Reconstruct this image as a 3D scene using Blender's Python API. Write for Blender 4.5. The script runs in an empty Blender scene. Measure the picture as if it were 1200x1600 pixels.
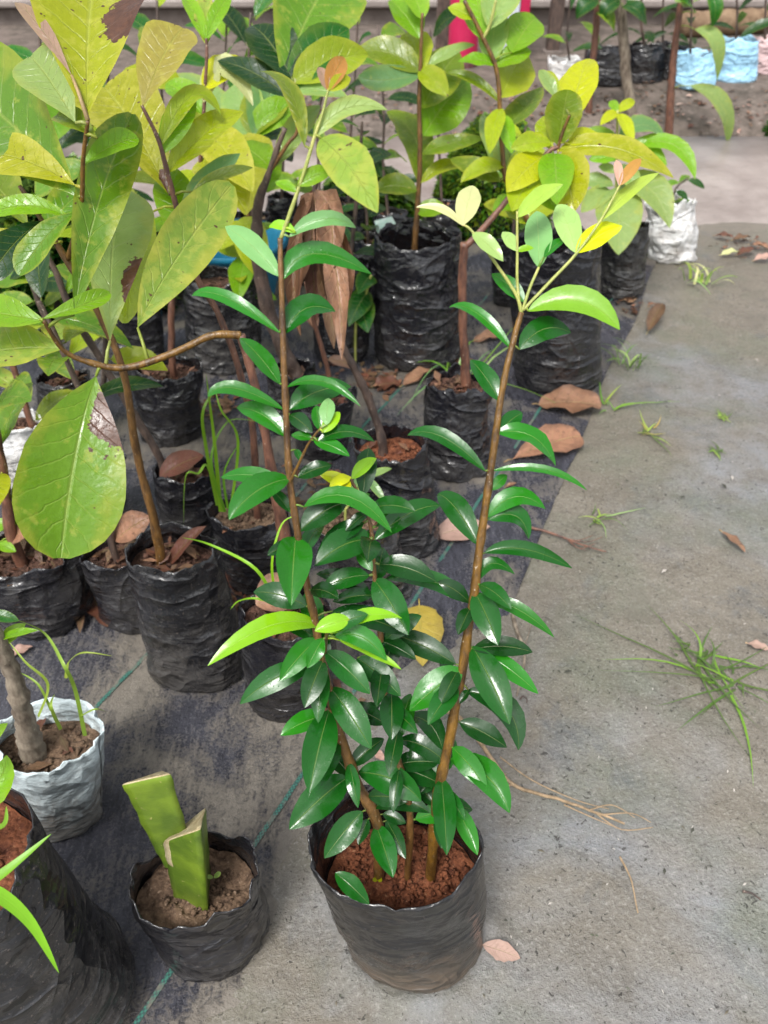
import bpy, math, random
from mathutils import Vector, noise
R = math.radians
random.seed(7)
scene = bpy.context.scene
# ---------------------------------------------------------------- camera
CAMH, PITCH, F = 1.2, R(40), 1200.0            # F: focal length in photo pixels (photo 1200 x 1600)
cam = bpy.data.cameras.new('camera'); camo = bpy.data.objects.new('camera', cam)
scene.collection.objects.link(camo); scene.camera = camo
camo.location = (0, 0, CAMH); camo.rotation_euler = (R(90) - PITCH, 0, 0)
cam.sensor_fit = 'VERTICAL'; cam.sensor_height = 36; cam.lens = 36 * F / 1600
cam.clip_start = .02; cam.clip_end = 300
cam.dof.use_dof = True; cam.dof.focus_distance = .86; cam.dof.aperture_fstop = cam.lens / 3.8
# ---------------------------------------------------------------- sky and sun (overcast)
SUN_EL, SUN_AZ = 58, 205
w = bpy.data.worlds.new('World'); scene.world = w; w.use_nodes = True
nt = w.node_tree; bg = nt.nodes['Background']
sky = nt.nodes.new('ShaderNodeTexSky'); sky.sky_type = 'NISHITA'; sky.sun_disc = False
sky.sun_elevation = R(SUN_EL); sky.sun_rotation = R(SUN_AZ); sky.dust_density = 4; sky.air_density = 1.2
hs = nt.nodes.new('ShaderNodeHueSaturation'); hs.inputs['Saturation'].default_value = .22
nt.links.new(sky.outputs[0], hs.inputs['Color']); nt.links.new(hs.outputs[0], bg.inputs['Color'])
bg.inputs['Strength'].default_value = .13
sd = bpy.data.lights.new('sun', 'SUN'); sd.energy = 1.5; sd.angle = R(16); sd.color = (1, .97, .93)
so = bpy.data.objects.new('sun', sd); scene.collection.objects.link(so)
az = R(SUN_AZ)
sdir = Vector((math.sin(az) * math.cos(R(SUN_EL)), math.cos(az) * math.cos(R(SUN_EL)), math.sin(R(SUN_EL))))
so.rotation_euler = sdir.to_track_quat('Z', 'Y').to_euler()
scene.view_settings.view_transform = 'Standard'; scene.view_settings.look = 'None'
scene.view_settings.gamma = 1; scene.view_settings.exposure = 1.22
scene.cycles.max_bounces = 6; scene.cycles.transparent_max_bounces = 4
# ---------------------------------------------------------------- pixel helpers
CAM = Vector((0, 0, CAMH)); FW = Vector((0, math.cos(PITCH), -math.sin(PITCH)))
UPV = Vector((0, math.sin(PITCH), math.cos(PITCH))); RT = Vector((1, 0, 0)); Z = Vector((0, 0, 1))
def ray(px, py): return FW + RT * ((px - 600) / F) + UPV * ((800 - py) / F)
def PG(px, py, z=0.0):
    d = ray(px, py); return CAM + d * ((z - CAMH) / d.z)
def PY(px, py, Y):
    d = ray(px, py); return CAM + d * (Y / d.y)
def PD(px, py, D): return CAM + ray(px, py) * D
def depth(p): return (p - CAM).dot(FW)
def topx(p):
    q = p - CAM; d = q.dot(FW); return 600 + q.dot(RT) / d * F, 800 - q.dot(UPV) / d * F
# ---------------------------------------------------------------- objects
COL = scene.collection
def tag(o, label=None, cat=None, group=None, kind=None):
    if label: o['label'] = label
    if cat: o['category'] = cat
    if group: o['group'] = group
    if kind: o['kind'] = kind
    return o
def empty(name, loc, label, cat, group=None):
    o = bpy.data.objects.new(name, None); o.location = loc; o.empty_display_size = .05
    COL.objects.link(o); return tag(o, label, cat, group)
def origin(o):
    v = Vector((0, 0, 0))
    while o is not None: v += o.location; o = o.parent
    return v
def mesh_obj(name, verts, faces, mat, parent=None, uv=None, tint=None, smooth=True, loc=None, mats=None, fmat=None):
    """verts in world coordinates"""
    off = origin(parent) if parent else Vector((0, 0, 0))
    if loc is not None: off = off + (Vector(loc) - off)
    me = bpy.data.meshes.new(name)
    me.from_pydata([tuple(Vector(v) - off) for v in verts], [], faces)
    if uv is not None:
        l = me.uv_layers.new(name='UVMap')
        vi = [0] * len(me.loops); me.loops.foreach_get('vertex_index', vi)
        l.data.foreach_set('uv', [c for i in vi for c in uv[i]])
    if tint is not None:
        a = me.color_attributes.new('tint', 'FLOAT_COLOR', 'POINT')
        if isinstance(tint[0], (int, float)): tint = [tint] * len(verts)
        a.data.foreach_set('color', [c for t in tint for c in t])
    if smooth: me.polygons.foreach_set('use_smooth', [True] * len(me.polygons))
    for m in (mats or [mat]): me.materials.append(m)
    if fmat: me.polygons.foreach_set('material_index', fmat)
    me.update()
    o = bpy.data.objects.new(name, me); COL.objects.link(o)
    if parent: o.parent = parent
    if loc is not None: o.location = Vector(loc) - (origin(parent) if parent else Vector((0, 0, 0)))
    return o
# ---------------------------------------------------------------- node helper
class NB:
    def __init__(s, name):
        s.m = bpy.data.materials.new(name); s.m.use_nodes = True; s.t = s.m.node_tree
        s.bs = s.t.nodes['Principled BSDF']; s.out = s.t.nodes['Material Output']
    def n(s, typ, **kw):
        x = s.t.nodes.new(typ)
        for k, v in kw.items(): setattr(x, k, v)
        return x
    def set(s, sock, v):
        if hasattr(v, 'is_output') or isinstance(v, bpy.types.NodeSocket): s.t.links.new(v, sock)
        elif isinstance(v, tuple) and len(v) == 3 and sock.type == 'RGBA': sock.default_value = (*v, 1)
        else: sock.default_value = v
    def math(s, op, a, b=0, c=None, clamp=False):
        x = s.n('ShaderNodeMath', operation=op, use_clamp=clamp); s.set(x.inputs[0], a); s.set(x.inputs[1], b)
        if c is not None: s.set(x.inputs[2], c)
        return x.outputs[0]
    def mix(s, f, a, b, blend='MIX'):
        x = s.n('ShaderNodeMix', data_type='RGBA', blend_type=blend); s.set(x.inputs[0], f); s.set(x.inputs[6], a); s.set(x.inputs[7], b)
        return x.outputs[2]
    def ramp(s, f, stops):
        x = s.n('ShaderNodeValToRGB'); s.set(x.inputs[0], f); e = x.color_ramp.elements
        while len(e) < len(stops): e.new(.5)
        for i, (p, c) in enumerate(stops):
            e[i].position = p; e[i].color = (*c, 1) if isinstance(c, tuple) else (c, c, c, 1)
        return x.outputs[0]
    def coord(s, out='Object', scale=None, rot=None):
        c = s.n('ShaderNodeTexCoord').outputs[out]
        if scale is None and rot is None: return c
        m = s.n('ShaderNodeMapping'); s.t.links.new(c, m.inputs[0])
        if scale is not None: m.inputs['Scale'].default_value = scale if isinstance(scale, tuple) else (scale,) * 3
        if rot is not None: m.inputs['Rotation'].default_value = rot
        return m.outputs[0]
    def noise(s, vec, scale, detail=4, rough=.55, dist=0):
        x = s.n('ShaderNodeTexNoise'); s.set(x.inputs['Vector'], vec); x.inputs['Scale'].default_value = scale
        x.inputs['Detail'].default_value = detail; x.inputs['Roughness'].default_value = rough; x.inputs['Distortion'].default_value = dist
        return x.outputs['Fac']
    def vor(s, vec, scale, feature='F1', out='Distance', rand=1):
        x = s.n('ShaderNodeTexVoronoi', feature=feature); s.set(x.inputs['Vector'], vec); x.inputs['Scale'].default_value = scale
        x.inputs['Randomness'].default_value = rand
        return x.outputs[out]
    def bump(s, h, strength=.3, dist=.01, nrm=None):
        x = s.n('ShaderNodeBump'); s.set(x.inputs['Height'], h); x.inputs['Strength'].default_value = strength
        x.inputs['Distance'].default_value = dist
        if nrm is not None: s.t.links.new(nrm, x.inputs['Normal'])
        return x.outputs[0]
    def fin(s, col=None, rough=None, nrm=None, spec=None, metal=None):
        if col is not None: s.set(s.bs.inputs['Base Color'], col)
        if rough is not None: s.set(s.bs.inputs['Roughness'], rough)
        if nrm is not None: s.set(s.bs.inputs['Normal'], nrm)
        if spec is not None: s.set(s.bs.inputs['Specular IOR Level'], spec)
        return s.m
    def world(s, scale=None, rot=None):
        c = s.n('ShaderNodeNewGeometry').outputs['Position']
        m = s.n('ShaderNodeMapping'); s.t.links.new(c, m.inputs[0])
        if scale is not None: m.inputs['Scale'].default_value = scale if isinstance(scale, tuple) else (scale,) * 3
        if rot is not None: m.inputs['Rotation'].default_value = rot
        return m.outputs[0]
# ---------------------------------------------------------------- materials
def mat_leaf(name, r0, r1, veinamt, spotty, transl, veins=9, bumpd=.0015, under=1.0, coat=0.0, side=.6, blot=(.55, .52, .10)):
    b = NB(name)
    uvn = b.n('ShaderNodeUVMap'); sp = b.n('ShaderNodeSeparateXYZ'); b.t.links.new(uvn.outputs[0], sp.inputs[0])
    u, v = sp.outputs[0], sp.outputs[1]
    m = b.math('MULTIPLY', b.math('ABSOLUTE', b.math('SUBTRACT', u, .5)), 2)
    mid = b.math('SUBTRACT', 1, b.math('DIVIDE', m, .055, clamp=True), clamp=True)
    pos = b.world()
    wob = b.noise(pos, 40, 2)
    q = b.math('ADD', b.math('SUBTRACT', b.math('MULTIPLY', v, veins), b.math('MULTIPLY', b.math('POWER', m, .8), 1.5)), b.math('MULTIPLY', wob, .5))
    fr = b.math('ABSOLUTE', b.math('SUBTRACT', b.math('FRACT', q), .5))
    sv = b.math('MULTIPLY', b.math('SUBTRACT', 1, b.math('DIVIDE', fr, .07, clamp=True), clamp=True), b.math('SUBTRACT', 1, b.math('MULTIPLY', m, .8)), clamp=True)
    vein = b.math('MAXIMUM', mid, b.math('MULTIPLY', sv, side))
    at = b.n('ShaderNodeAttribute', attribute_name='tint')
    base = at.outputs['Color']
    mott = b.noise(pos, 70, 3)
    base = b.mix(b.math('MULTIPLY', mott, .55), base, b.mix(.5, base, (.015, .05, .005)))
    light = b.mix(.55, base, (.5, .55, .16))
    base = b.mix(b.math('MULTIPLY', vein, veinamt), base, light)
    if spotty:
        sp1 = b.math('GREATER_THAN', b.math('ADD', b.noise(pos, 38, 3, .5), b.math('MULTIPLY', at.outputs['Alpha'], .34)), .83)
        s1 = b.math('MULTIPLY', b.ramp(b.math('ADD', b.noise(pos, 48, 4, .62), b.math('MULTIPLY', at.outputs['Alpha'], .3)), [(.74, 0.), (.84, 1.)]), .75)
        mar = b.math('MULTIPLY', b.ramp(b.math('ADD', m, b.math('MULTIPLY', b.math('SUBTRACT', b.noise(pos, 26, 4), .5), 1.6)), [(.62, 0.), (1., 1.)]), b.math('MULTIPLY', at.outputs['Alpha'], .6))
        base = b.mix(mar, base, (.45, .42, .05) if blot[0] > .2 else blot)
        base = b.mix(b.math('MULTIPLY', s1, .55), base, b.mix(.7, base, blot))
        s2 = b.ramp(b.math('ADD', b.noise(pos, 90, 2, .4), b.math('MULTIPLY', at.outputs['Alpha'], .16)), [(.83, 0.), (.86, 1.)])
        base = b.mix(s2, base, (.09, .04, .02))
    if spotty:
        pa = b.n('ShaderNodeAttribute', attribute_name='patch'); ps = b.n('ShaderNodeSeparateXYZ'); b.t.links.new(pa.outputs['Vector'], ps.inputs[0])
        dd = b.math('SQRT', b.math('ADD', b.math('POWER', b.math('MULTIPLY', b.math('SUBTRACT', u, ps.outputs[0]), .55), 2), b.math('POWER', b.math('SUBTRACT', v, ps.outputs[1]), 2)))
        dd = b.math('ADD', dd, b.math('MULTIPLY', b.math('SUBTRACT', b.noise(pos, 70, 6, .65), .5), .2))
        pm = b.math('LESS_THAN', dd, ps.outputs[2])
        base = b.mix(pm, base, b.mix(b.noise(pos, 110, 4), (.035, .016, .012), (.17, .075, .045)))
    geo = b.n('ShaderNodeNewGeometry')
    base = b.mix(b.math('MULTIPLY', geo.outputs['Backfacing'], .2 * under), base, (.3, .38, .2))
    wet = b.noise(pos, 22, 3, .5)
    rough = b.math('ADD', r0, b.math('MULTIPLY', b.ramp(wet, [(.4, 0.), (.62, 1.)]), r1 - r0))
    h = b.math('ADD', b.math('MULTIPLY', vein, -.5), b.math('ADD', b.math('MULTIPLY', b.noise(pos, 120, 2), .35), b.math('MULTIPLY', b.noise(pos, 35, 2), .8)))
    drops = b.math('SUBTRACT', .18, b.vor(pos, 260), clamp=True)
    h = b.math('ADD', h, b.math('MULTIPLY', drops, 1.2))
    nr = b.bump(h, .55, bumpd)
    b.fin(base, rough, nr, .36 if name == 'glossy_wet_leaf' else .5)
    b.bs.inputs['Coat Weight'].default_value = coat; b.bs.inputs['Coat Roughness'].default_value = .06
    b.set(b.bs.inputs['Coat Normal'], nr)
    tr = b.n('ShaderNodeBsdfTranslucent'); b.set(tr.inputs[0], b.mix(.5, base, (.5, .6, .03), 'SOFT_LIGHT'))
    ms = b.n('ShaderNodeMixShader'); ms.inputs[0].default_value = transl
    b.t.links.new(b.bs.outputs[0], ms.inputs[1]); b.t.links.new(tr.outputs[0], ms.inputs[2]); b.t.links.new(ms.outputs[0], b.out.inputs[0])
    return b.m
M = {}
M['gloss'] = mat_leaf('glossy_wet_leaf', .14, .30, .28, False, .14, veins=8, bumpd=.0012, side=.06)
M['broad'] = mat_leaf('broad_sapling_leaf', .22, .45, .5, True, .46, veins=9, bumpd=.004, side=.75)
M['dry'] = mat_leaf('dry_fallen_leaf', .45, .7, .3, True, .1, veins=8, bumpd=.007, under=0, blot=(.05, .022, .012))
M['blade'] = mat_leaf('grass_blade', .35, .5, .15, False, .3, veins=0, bumpd=.0005, under=.2)

def mat_bark(name, c0, c1, rough=.55, sc=90):
    b = NB(name); p = b.world((1, 1, .35))
    n1 = b.noise(p, sc, 5, .65); n2 = b.noise(p, sc * 3, 3)
    col = b.mix(b.ramp(n1, [(.35, 0.), (.65, 1.)]), c0, c1)
    lent = b.ramp(b.noise(b.world((1, 1, .8)), 260, 2), [(.68, 0.), (.74, 1.)])
    col = b.mix(b.math('MULTIPLY', lent, .6), col, (.42, .36, .28))
    return b.fin(col, rough, b.bump(b.math('ADD', n1, b.math('MULTIPLY', n2, .6)), .7, .003))
M['stem_brown'] = mat_bark('brown_young_stem', (.05, .024, .008), (.16, .08, .022), .4)
M['stem_golden'] = mat_bark('golden_young_stem', (.045, .022, .006), (.17, .085, .012), .4)
M['stem_green'] = mat_bark('green_shoot', (.2, .24, .05), (.36, .36, .1), .45)
M['bark_dark'] = mat_bark('dark_bark', (.028, .018, .015), (.10, .065, .05), .6, 60)
M['bark_red'] = mat_bark('reddish_bark', (.05, .022, .016), (.17, .075, .045), .45, 70)
M['bark_grey'] = mat_bark('grey_rough_bark', (.07, .05, .035), (.24, .20, .15), .8, 60)

def mat_bag(name, base, dust, rough=.3, dustamt=.5, weave=False, zk=.55, spkamt=.3, zo=0.):
    b = NB(name); p = b.world(); z = b.n('ShaderNodeSeparateXYZ'); b.t.links.new(b.coord('Object'), z.inputs[0])
    film = b.ramp(b.math('ADD', b.noise(p, 13, 9, .78, .4), b.math('MULTIPLY_ADD', z.outputs[2], -zk, zo)), [(.36, 0.), (.64, 1.)])
    spk = b.ramp(b.noise(p, 190, 3, .7), [(.6, 0.), (.72, 1.)])
    col = b.mix(b.math('MULTIPLY', film, dustamt), base, dust)
    col = b.mix(b.math('MULTIPLY', spk, spkamt), col, (.16, .13, .11))
    dv = b.n('ShaderNodeVectorMath', operation='ADD'); b.set(dv.inputs[0], b.world((1, 1, 1.5)))
    nv = b.n('ShaderNodeTexNoise'); b.set(nv.inputs['Vector'], p); nv.inputs['Scale'].default_value = 16; nv.inputs['Detail'].default_value = 3
    sc_ = b.n('ShaderNodeVectorMath', operation='SCALE'); b.t.links.new(nv.outputs['Color'], sc_.inputs[0]); sc_.inputs['Scale'].default_value = .07
    b.t.links.new(sc_.outputs[0], dv.inputs[1])
    cr = b.math('ADD', b.vor(dv.outputs[0], 17, 'F1'), b.math('MULTIPLY', b.vor(dv.outputs[0], 44, 'F1'), .28)); fine = b.noise(p, 60, 4, .6)
    def ridge(sc, w, k, dist):
        return b.math('POWER', b.math('SUBTRACT', 1, b.math('MULTIPLY', b.math('ABSOLUTE', b.math('SUBTRACT', b.noise(b.world(w), sc, 1, .4, dist), .5)), k), clamp=True), 2)
    rd = b.math('ADD', ridge(5, (1, 1, 2.2), 5, 1.0), b.math('MULTIPLY', ridge(8, (1.4, 1.4, .8), 7, .8), .7))
    lowz = b.math('SUBTRACT', 1.0, b.math('MULTIPLY', z.outputs[2], 3.5), clamp=True)
    fold = b.math('MULTIPLY', ridge(7, (1, 1, 5), 8, .7), lowz)
    h = b.math('ADD', b.math('ADD', b.math('MULTIPLY', cr, .62), b.math('ADD', b.math('MULTIPLY', rd, .34), b.math('MULTIPLY', fold, .14))), b.math('MULTIPLY', fine, .10))
    if weave:
        wv = b.n('ShaderNodeTexChecker'); b.set(wv.inputs[0], b.coord('UV')); wv.inputs['Scale'].default_value = 60
        h = b.math('ADD', h, b.math('MULTIPLY', wv.outputs[1], .5))
        col = b.mix(b.math('MULTIPLY', wv.outputs[1], .5), col, b.mix(.5, col, (.25, .32, .34)))
    rg = b.math('ADD', rough, b.math('MULTIPLY', film, .12))
    return b.fin(col, rg, b.bump(h, .95, .015), .6)
M['bag'] = mat_bag('black_polythene', (.009, .009, .012), (.07, .066, .062), .18, .55)
M['bag_dusty'] = mat_bag('dusty_black_polythene', (.016, .016, .018), (.10, .093, .086), .22, .7, spkamt=.5)
M['bag_mud'] = mat_bag('mud_splashed_polythene', (.012, .012, .013), (.085, .064, .046), .24, .85, zk=2.4, spkamt=.3, zo=.24)
M['bag_white'] = mat_bag('dirty_white_plastic', (.62, .62, .62), (.16, .13, .10), .45, .9)
M['bag_blue'] = mat_bag('pale_blue_plastic', (.30, .55, .74), (.42, .60, .72), .35, .3)
M['bag_pink'] = mat_bag('pale_pink_plastic', (.6, .42, .42), (.4, .3, .28), .4, .4)
M['sack'] = mat_bag('woven_white_sack', (.60, .69, .71), (.13, .10, .075), .5, .9, True, zk=2.2, zo=.27)

def mat_soil(name, c0, c1, c2, sc=60):
    b = NB(name); p = b.world()
    n1 = b.noise(p, sc, 6, .7); v1 = b.vor(p, sc * 2.2)
    col = b.mix(b.ramp(n1, [(.35, 0.), (.6, 1.)]), c0, c1)
    col = b.mix(b.ramp(b.noise(p, sc * 3.2, 3), [(.62, 0.), (.72, 1.)]), col, c2)
    h = b.math('ADD', n1, b.math('MULTIPLY', v1, -.7))
    return b.fin(col, .85, b.bump(h, .8, .008), .25)
M['soil_red'] = mat_soil('red_clay_soil', (.06, .018, .009), (.19, .066, .030), (.26, .13, .07))
M['soil_brown'] = mat_soil('brown_soil', (.05, .03, .02), (.17, .11, .07), (.28, .2, .14))
M['soil_dark'] = mat_soil('dark_litter_soil', (.025, .014, .01), (.10, .05, .035), (.2, .11, .08))
M['bank'] = mat_soil('bank_soil', (.05, .042, .033), (.125, .10, .085), (.2, .165, .14), 9)

def mat_ground():
    b = NB('wet_mud'); p = b.world()
    big = b.noise(p, 1.5, 5, .6, .5); mid = b.noise(p, 7.5, 6, .66); fine = b.noise(p, 40, 6, .72); vf = b.noise(p, 170, 5, .75)
    sx = b.n('ShaderNodeSeparateXYZ'); b.t.links.new(p, sx.inputs[0])
    col = b.mix(b.ramp(b.math('SUBTRACT', b.math('ADD', big, b.math('MULTIPLY', sx.outputs[0], .10)), b.math('MULTIPLY', sx.outputs[1], .10)), [(.40, 0.), (.54, 1.)]), (.142, .126, .100), (.160, .163, .168))
    col = b.mix(b.math('MULTIPLY', b.ramp(mid, [(.38, 1.), (.54, 0.)]), .6), col, (.105, .092, .072))
    col = b.mix(b.math('MULTIPLY', b.ramp(b.noise(p, 3.3, 5, .6), [(.48, 0.), (.64, 1.)]), .6), col, (.10, .112, .078))
    col = b.mix(b.math('MULTIPLY', b.ramp(b.noise(p, 4.1, 6, .7, .6), [(.56, 0.), (.68, 1.)]), .6), col, (.075, .083, .09))
    col = b.mix(b.math('MULTIPLY', b.ramp(fine, [(.30, 1.), (.44, 0.)]), .55), col, (.075, .068, .058))
    col = b.mix(b.math('MULTIPLY', b.ramp(vf, [(.54, 0.), (.66, 1.)]), .4), col, (.30, .29, .27))
    col = b.mix(b.math('MULTIPLY', b.ramp(vf, [(.33, 1.), (.43, 0.)]), .6), col, (.05, .045, .038))
    pits = b.ramp(b.math('ADD', b.noise(p, 105, 3, .6, .8), b.math('MULTIPLY', b.noise(p, 5, 4, .65), .28)), [(.79, 0.), (.82, 1.)])
    col = b.mix(b.math('MULTIPLY', pits, .8), col, (.028, .026, .023))
    h = b.math('ADD', b.math('MULTIPLY', mid, 1.5), b.math('ADD', b.math('MULTIPLY', fine, .75), b.math('ADD', b.math('MULTIPLY', vf, .45), b.math('MULTIPLY', pits, -.5))))
    rg = b.ramp(b.math('ADD', big, b.math('MULTIPLY', mid, .4)), [(.5, .32), (.76, .12)])
    return b.fin(col, rg, b.bump(h, .6, .012), .5)
M['ground'] = mat_ground()

MATROT = math.atan2(.51, 1.0)         # the weave and its marker threads run 27 degrees off the view axis
def mat_weed():
    b = NB('woven_weed_mat'); p = b.world(); pr = b.world(rot=(0, 0, MATROT))
    wv = b.n('ShaderNodeTexWave', wave_type='BANDS', bands_direction='X'); b.set(wv.inputs[0], pr); wv.inputs['Scale'].default_value = 150; wv.inputs['Distortion'].default_value = 2; wv.inputs['Detail'].default_value = 2
    st = b.noise(b.world((14, 3.2, 1), (0, 0, MATROT)), 5, 5, .75); gr = b.noise(p, 190, 4, .75)
    col = b.mix(b.ramp(b.math('ADD', b.math('MULTIPLY', st, .6), b.math('MULTIPLY', gr, .4)), [(.38, 0.), (.64, 1.)]), (.010, .010, .016), (.075, .076, .095))
    col = b.mix(b.math('MULTIPLY', wv.outputs['Fac'], .25), col, (.014, .014, .018))
    at = b.n('ShaderNodeAttribute', attribute_name='tint')
    mudf = b.math('ADD', b.noise(p, 3.6, 6, .62, .5), b.math('ADD', b.math('MULTIPLY', b.math('SUBTRACT', gr, .5), .42), b.math('ADD', b.math('MULTIPLY', b.math('SUBTRACT', st, .5), .3), b.math('MULTIPLY', at.outputs['Fac'], .45))))
    mud = b.ramp(mudf, [(.48, 0.), (.60, 1.)])
    mcol = b.mix(b.noise(p, 9, 5, .65), (.10, .085, .066), (.19, .168, .138))
    mcol = b.mix(b.math('MULTIPLY', b.ramp(b.noise(p, 46, 6, .72), [(.33, 1.), (.5, 0.)]), .6), mcol, (.05, .045, .037))
    col = b.mix(b.math('MULTIPLY', mud, .88), col, mcol)
    h = b.math('ADD', b.math('MULTIPLY', wv.outputs['Fac'], b.math('SUBTRACT', .22, b.math('MULTIPLY', mud, .2))), b.math('ADD', b.math('MULTIPLY', gr, .9), b.math('ADD', b.math('MULTIPLY', st, .6), b.math('MULTIPLY', mud, .4))))
    return b.fin(col, b.math('ADD', .26, b.math('MULTIPLY', mud, .2)), b.bump(h, .65, .006), .5)
M['weedmat'] = mat_weed()
def mat_thread():
    b = NB('green_marker_thread'); p = b.world(rot=(0, 0, MATROT))
    c = b.n('ShaderNodeTexChecker'); b.set(c.inputs[0], p); c.inputs['Scale'].default_value = 300
    col = b.mix(c.outputs[1], (.03, .14, .105), (.02, .04, .04))
    col = b.mix(b.ramp(b.noise(b.world(), 30, 4), [(.5, 0.), (.62, 1.)]), col, (.12, .11, .09))
    return b.fin(col, .5, b.bump(c.outputs[1], .4, .001))
M['thread'] = mat_thread()
def mat_plain(name, c0, c1, sc, rough=.7, bd=.01, spec=.4):
    b = NB(name); p = b.world(); n1 = b.noise(p, sc, 6, .65); n2 = b.noise(p, sc * 9, 4, .6)
    col = b.mix(b.ramp(n1, [(.35, 0.), (.65, 1.)]), c0, c1)
    col = b.mix(b.math('MULTIPLY', b.ramp(n2, [(.55, 0.), (.7, 1.)]), .3), col, tuple(x * .6 for x in c0))
    return b.fin(col, rough, b.bump(b.math('ADD', n1, n2), .5, bd), spec)
M['concrete'] = mat_plain('muddy_concrete', (.17, .142, .128), (.27, .235, .215), 3.2, .45)
M['plaster'] = mat_plain('pinkish_plaster', (.30, .225, .21), (.40, .31, .29), 1.5, .8)
M['plinth'] = mat_plain('brown_plinth', (.10, .08, .07), (.18, .15, .13), 4, .8)
M['red'] = mat_plain('magenta_red_paint', (.34, .008, .05), (.40, .014, .07), 5, .35, .002)
M['white'] = mat_plain('bluish_white_paint', (.42, .45, .52), (.52, .55, .6), 4, .5, .003)
M['wood'] = mat_plain('weathered_wood', (.11, .065, .035), (.22, .15, .09), 12, .8)
M['teal'] = mat_plain('teal_plastic', (.01, .14, .24), (.02, .18, .3), 12, .4, .002)
M['label'] = mat_plain('faded_tag_paper', (.55, .62, .6), (.3, .5, .45), 60, .5, .001)
def mat_cactus():
    b = NB('cactus_skin'); p = b.world(); n1 = b.noise(p, 16, 3); n2 = b.noise(p, 200, 3)
    col = b.mix(b.ramp(n1, [(.4, 0.), (.62, 1.)]), (.065, .115, .010), (.13, .20, .015))
    col = b.mix(b.ramp(n2, [(.68, 0.), (.74, 1.)]), col, (.3, .28, .1))
    return b.fin(col, .42, b.bump(b.math('ADD', n1, b.math('MULTIPLY', n2, .3)), .4, .004))
M['cactus'] = mat_cactus()
M['cork'] = mat_plain('dried_cut_edge', (.26, .2, .1), (.42, .36, .22), 60, .8, .002)
# ---------------------------------------------------------------- colours of leaves (base colour, blotchiness)
C = {'D': (.003, .040, .005, .1), 'G': (.005, .076, .006, .2), 'B': (.013, .135, .006, .2), 'L': (.19, .40, .008, .2), 'P': (.28, .42, .12, .45),
     'W': (.46, .48, .22, .2), 'Y': (.34, .43, .006, .5), 'O': (.15, .23, .006, .5), 'C': (.16, .33, .11, .4), 'H': (.065, .125, .015, .3), 'T': (.40, .31, .06, .6),
     'R': (.46, .21, .045, .1), 'K': (.42, .26, .20, .1), 'V': (.28, .40, .05, .8), 'S': (.34, .37, .006, .8), 'M': (.13, .28, .014, .6), 'E': (.48, .52, .004, .2),
     'N': (.13, .062, .034, .9), 'Q': (.27, .13, .078, .85), 'X': (.11, .03, .02, .7), 'J': (.38, .23, .19, .2), 'A': (.46, .32, .05, .5)}
def jit(c, k=.14):
    f = 1 + random.uniform(-k, k); g = 1 + random.uniform(-k, k) * .6
    return (c[0] * f * g, c[1] * f, c[2] * f, c[3])
PROF = {'ell': (.74, .84), 'obo': (1.12, .52), 'ova': (.62, .95), 'rnd': (.6, .5), 'lan': (.8, .95)}
def leaf(name, parent, b, t, W, nrm, tint, mat, prof='ell', mid=None, fold=.22, wav=.05, curl=0., pet=None, petr=.0012, rows=11, cols=3, loc=None, patch=None):
    a_, b_ = PROF[prof]; mx = (a_ / (a_ + b_)) ** a_ * (b_ / (a_ + b_)) ** b_
    L = (t - b).length
    if mid is None: mid = (b + t) * .5 + Z * L * .07
    ctrl = mid * 2 - (b + t) * .5
    vs, fs, uv = [], [], []
    ph = random.uniform(0, 50); nc = 2 * cols + 1; tw = random.uniform(-.55, .55)
    for i in range(rows + 1):
        s = i / rows
        s = .45 * s + .55 * (.5 - .5 * math.cos(math.pi * s)); s2 = s
        c = b * (1 - s2) ** 2 + ctrl * 2 * s2 * (1 - s2) + t * s2 ** 2
        T = ((ctrl - b) * 2 * (1 - s2) + (t - ctrl) * 2 * s2).normalized()
        S = T.cross(nrm)
        S = S.normalized() if S.length > 1e-4 else Vector((1, 0, 0))
        N = S.cross(T).normalized(); ct_, st_ = math.cos(tw * (s - .3)), math.sin(tw * (s - .3)); S, N = S * ct_ + N * st_, N * ct_ - S * st_
        e = min(max(s, .004), .996)
        wd = W * .5 * (e ** a_) * ((1 - e) ** b_) / mx
        wd *= 1 + .05 * noise.noise(Vector((s * 4, ph, 0))); rag = .22 if mat is M['dry'] else .03
        for j in range(-cols, cols + 1):
            k = j / cols
            off = abs(k) ** 1.3 * math.sin(fold) - curl * k * k
            off += wav * k * k * math.sin(s * 13 + ph + (2.2 if k > 0 else 0)) + .35 * wav * noise.noise(Vector((s * 3, k * 2, ph)))
            kk = k * (1 + rag * noise.noise(Vector((s * 9, ph + (20 if k > 0 else 0), 3)))) if abs(k) > .9 else k
            vs.append(c + S * wd * kk * math.cos(fold) + N * wd * off); uv.append((.5 + k * .5, s))
    for i in range(rows):
        for j in range(nc - 1):
            q = i * nc + j; fs.append((q, q + 1, q + nc + 1, q + nc))
    tn = [tint] * len(vs)
    if pet is not None and (pet - b).length > .001:
        tube_into(vs, fs, [pet, (pet + b) * .5 + Z * (pet - b).length * .1, b], [petr * 1.3, petr, petr * .8], 5)
        k = len(vs) - len(uv); uv += [(.5, 0)] * k; tn += [(tint[0] * 1.1 + .04, tint[1] * .9 + .04, tint[2], 0)] * k
    o = mesh_obj(name, vs, fs, mat, parent, uv, tn, loc=loc)
    if patch:
        at = o.data.attributes.new('patch', 'FLOAT_VECTOR', 'POINT'); at.data.foreach_set('vector', list(patch) * len(vs))
    return o
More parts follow.
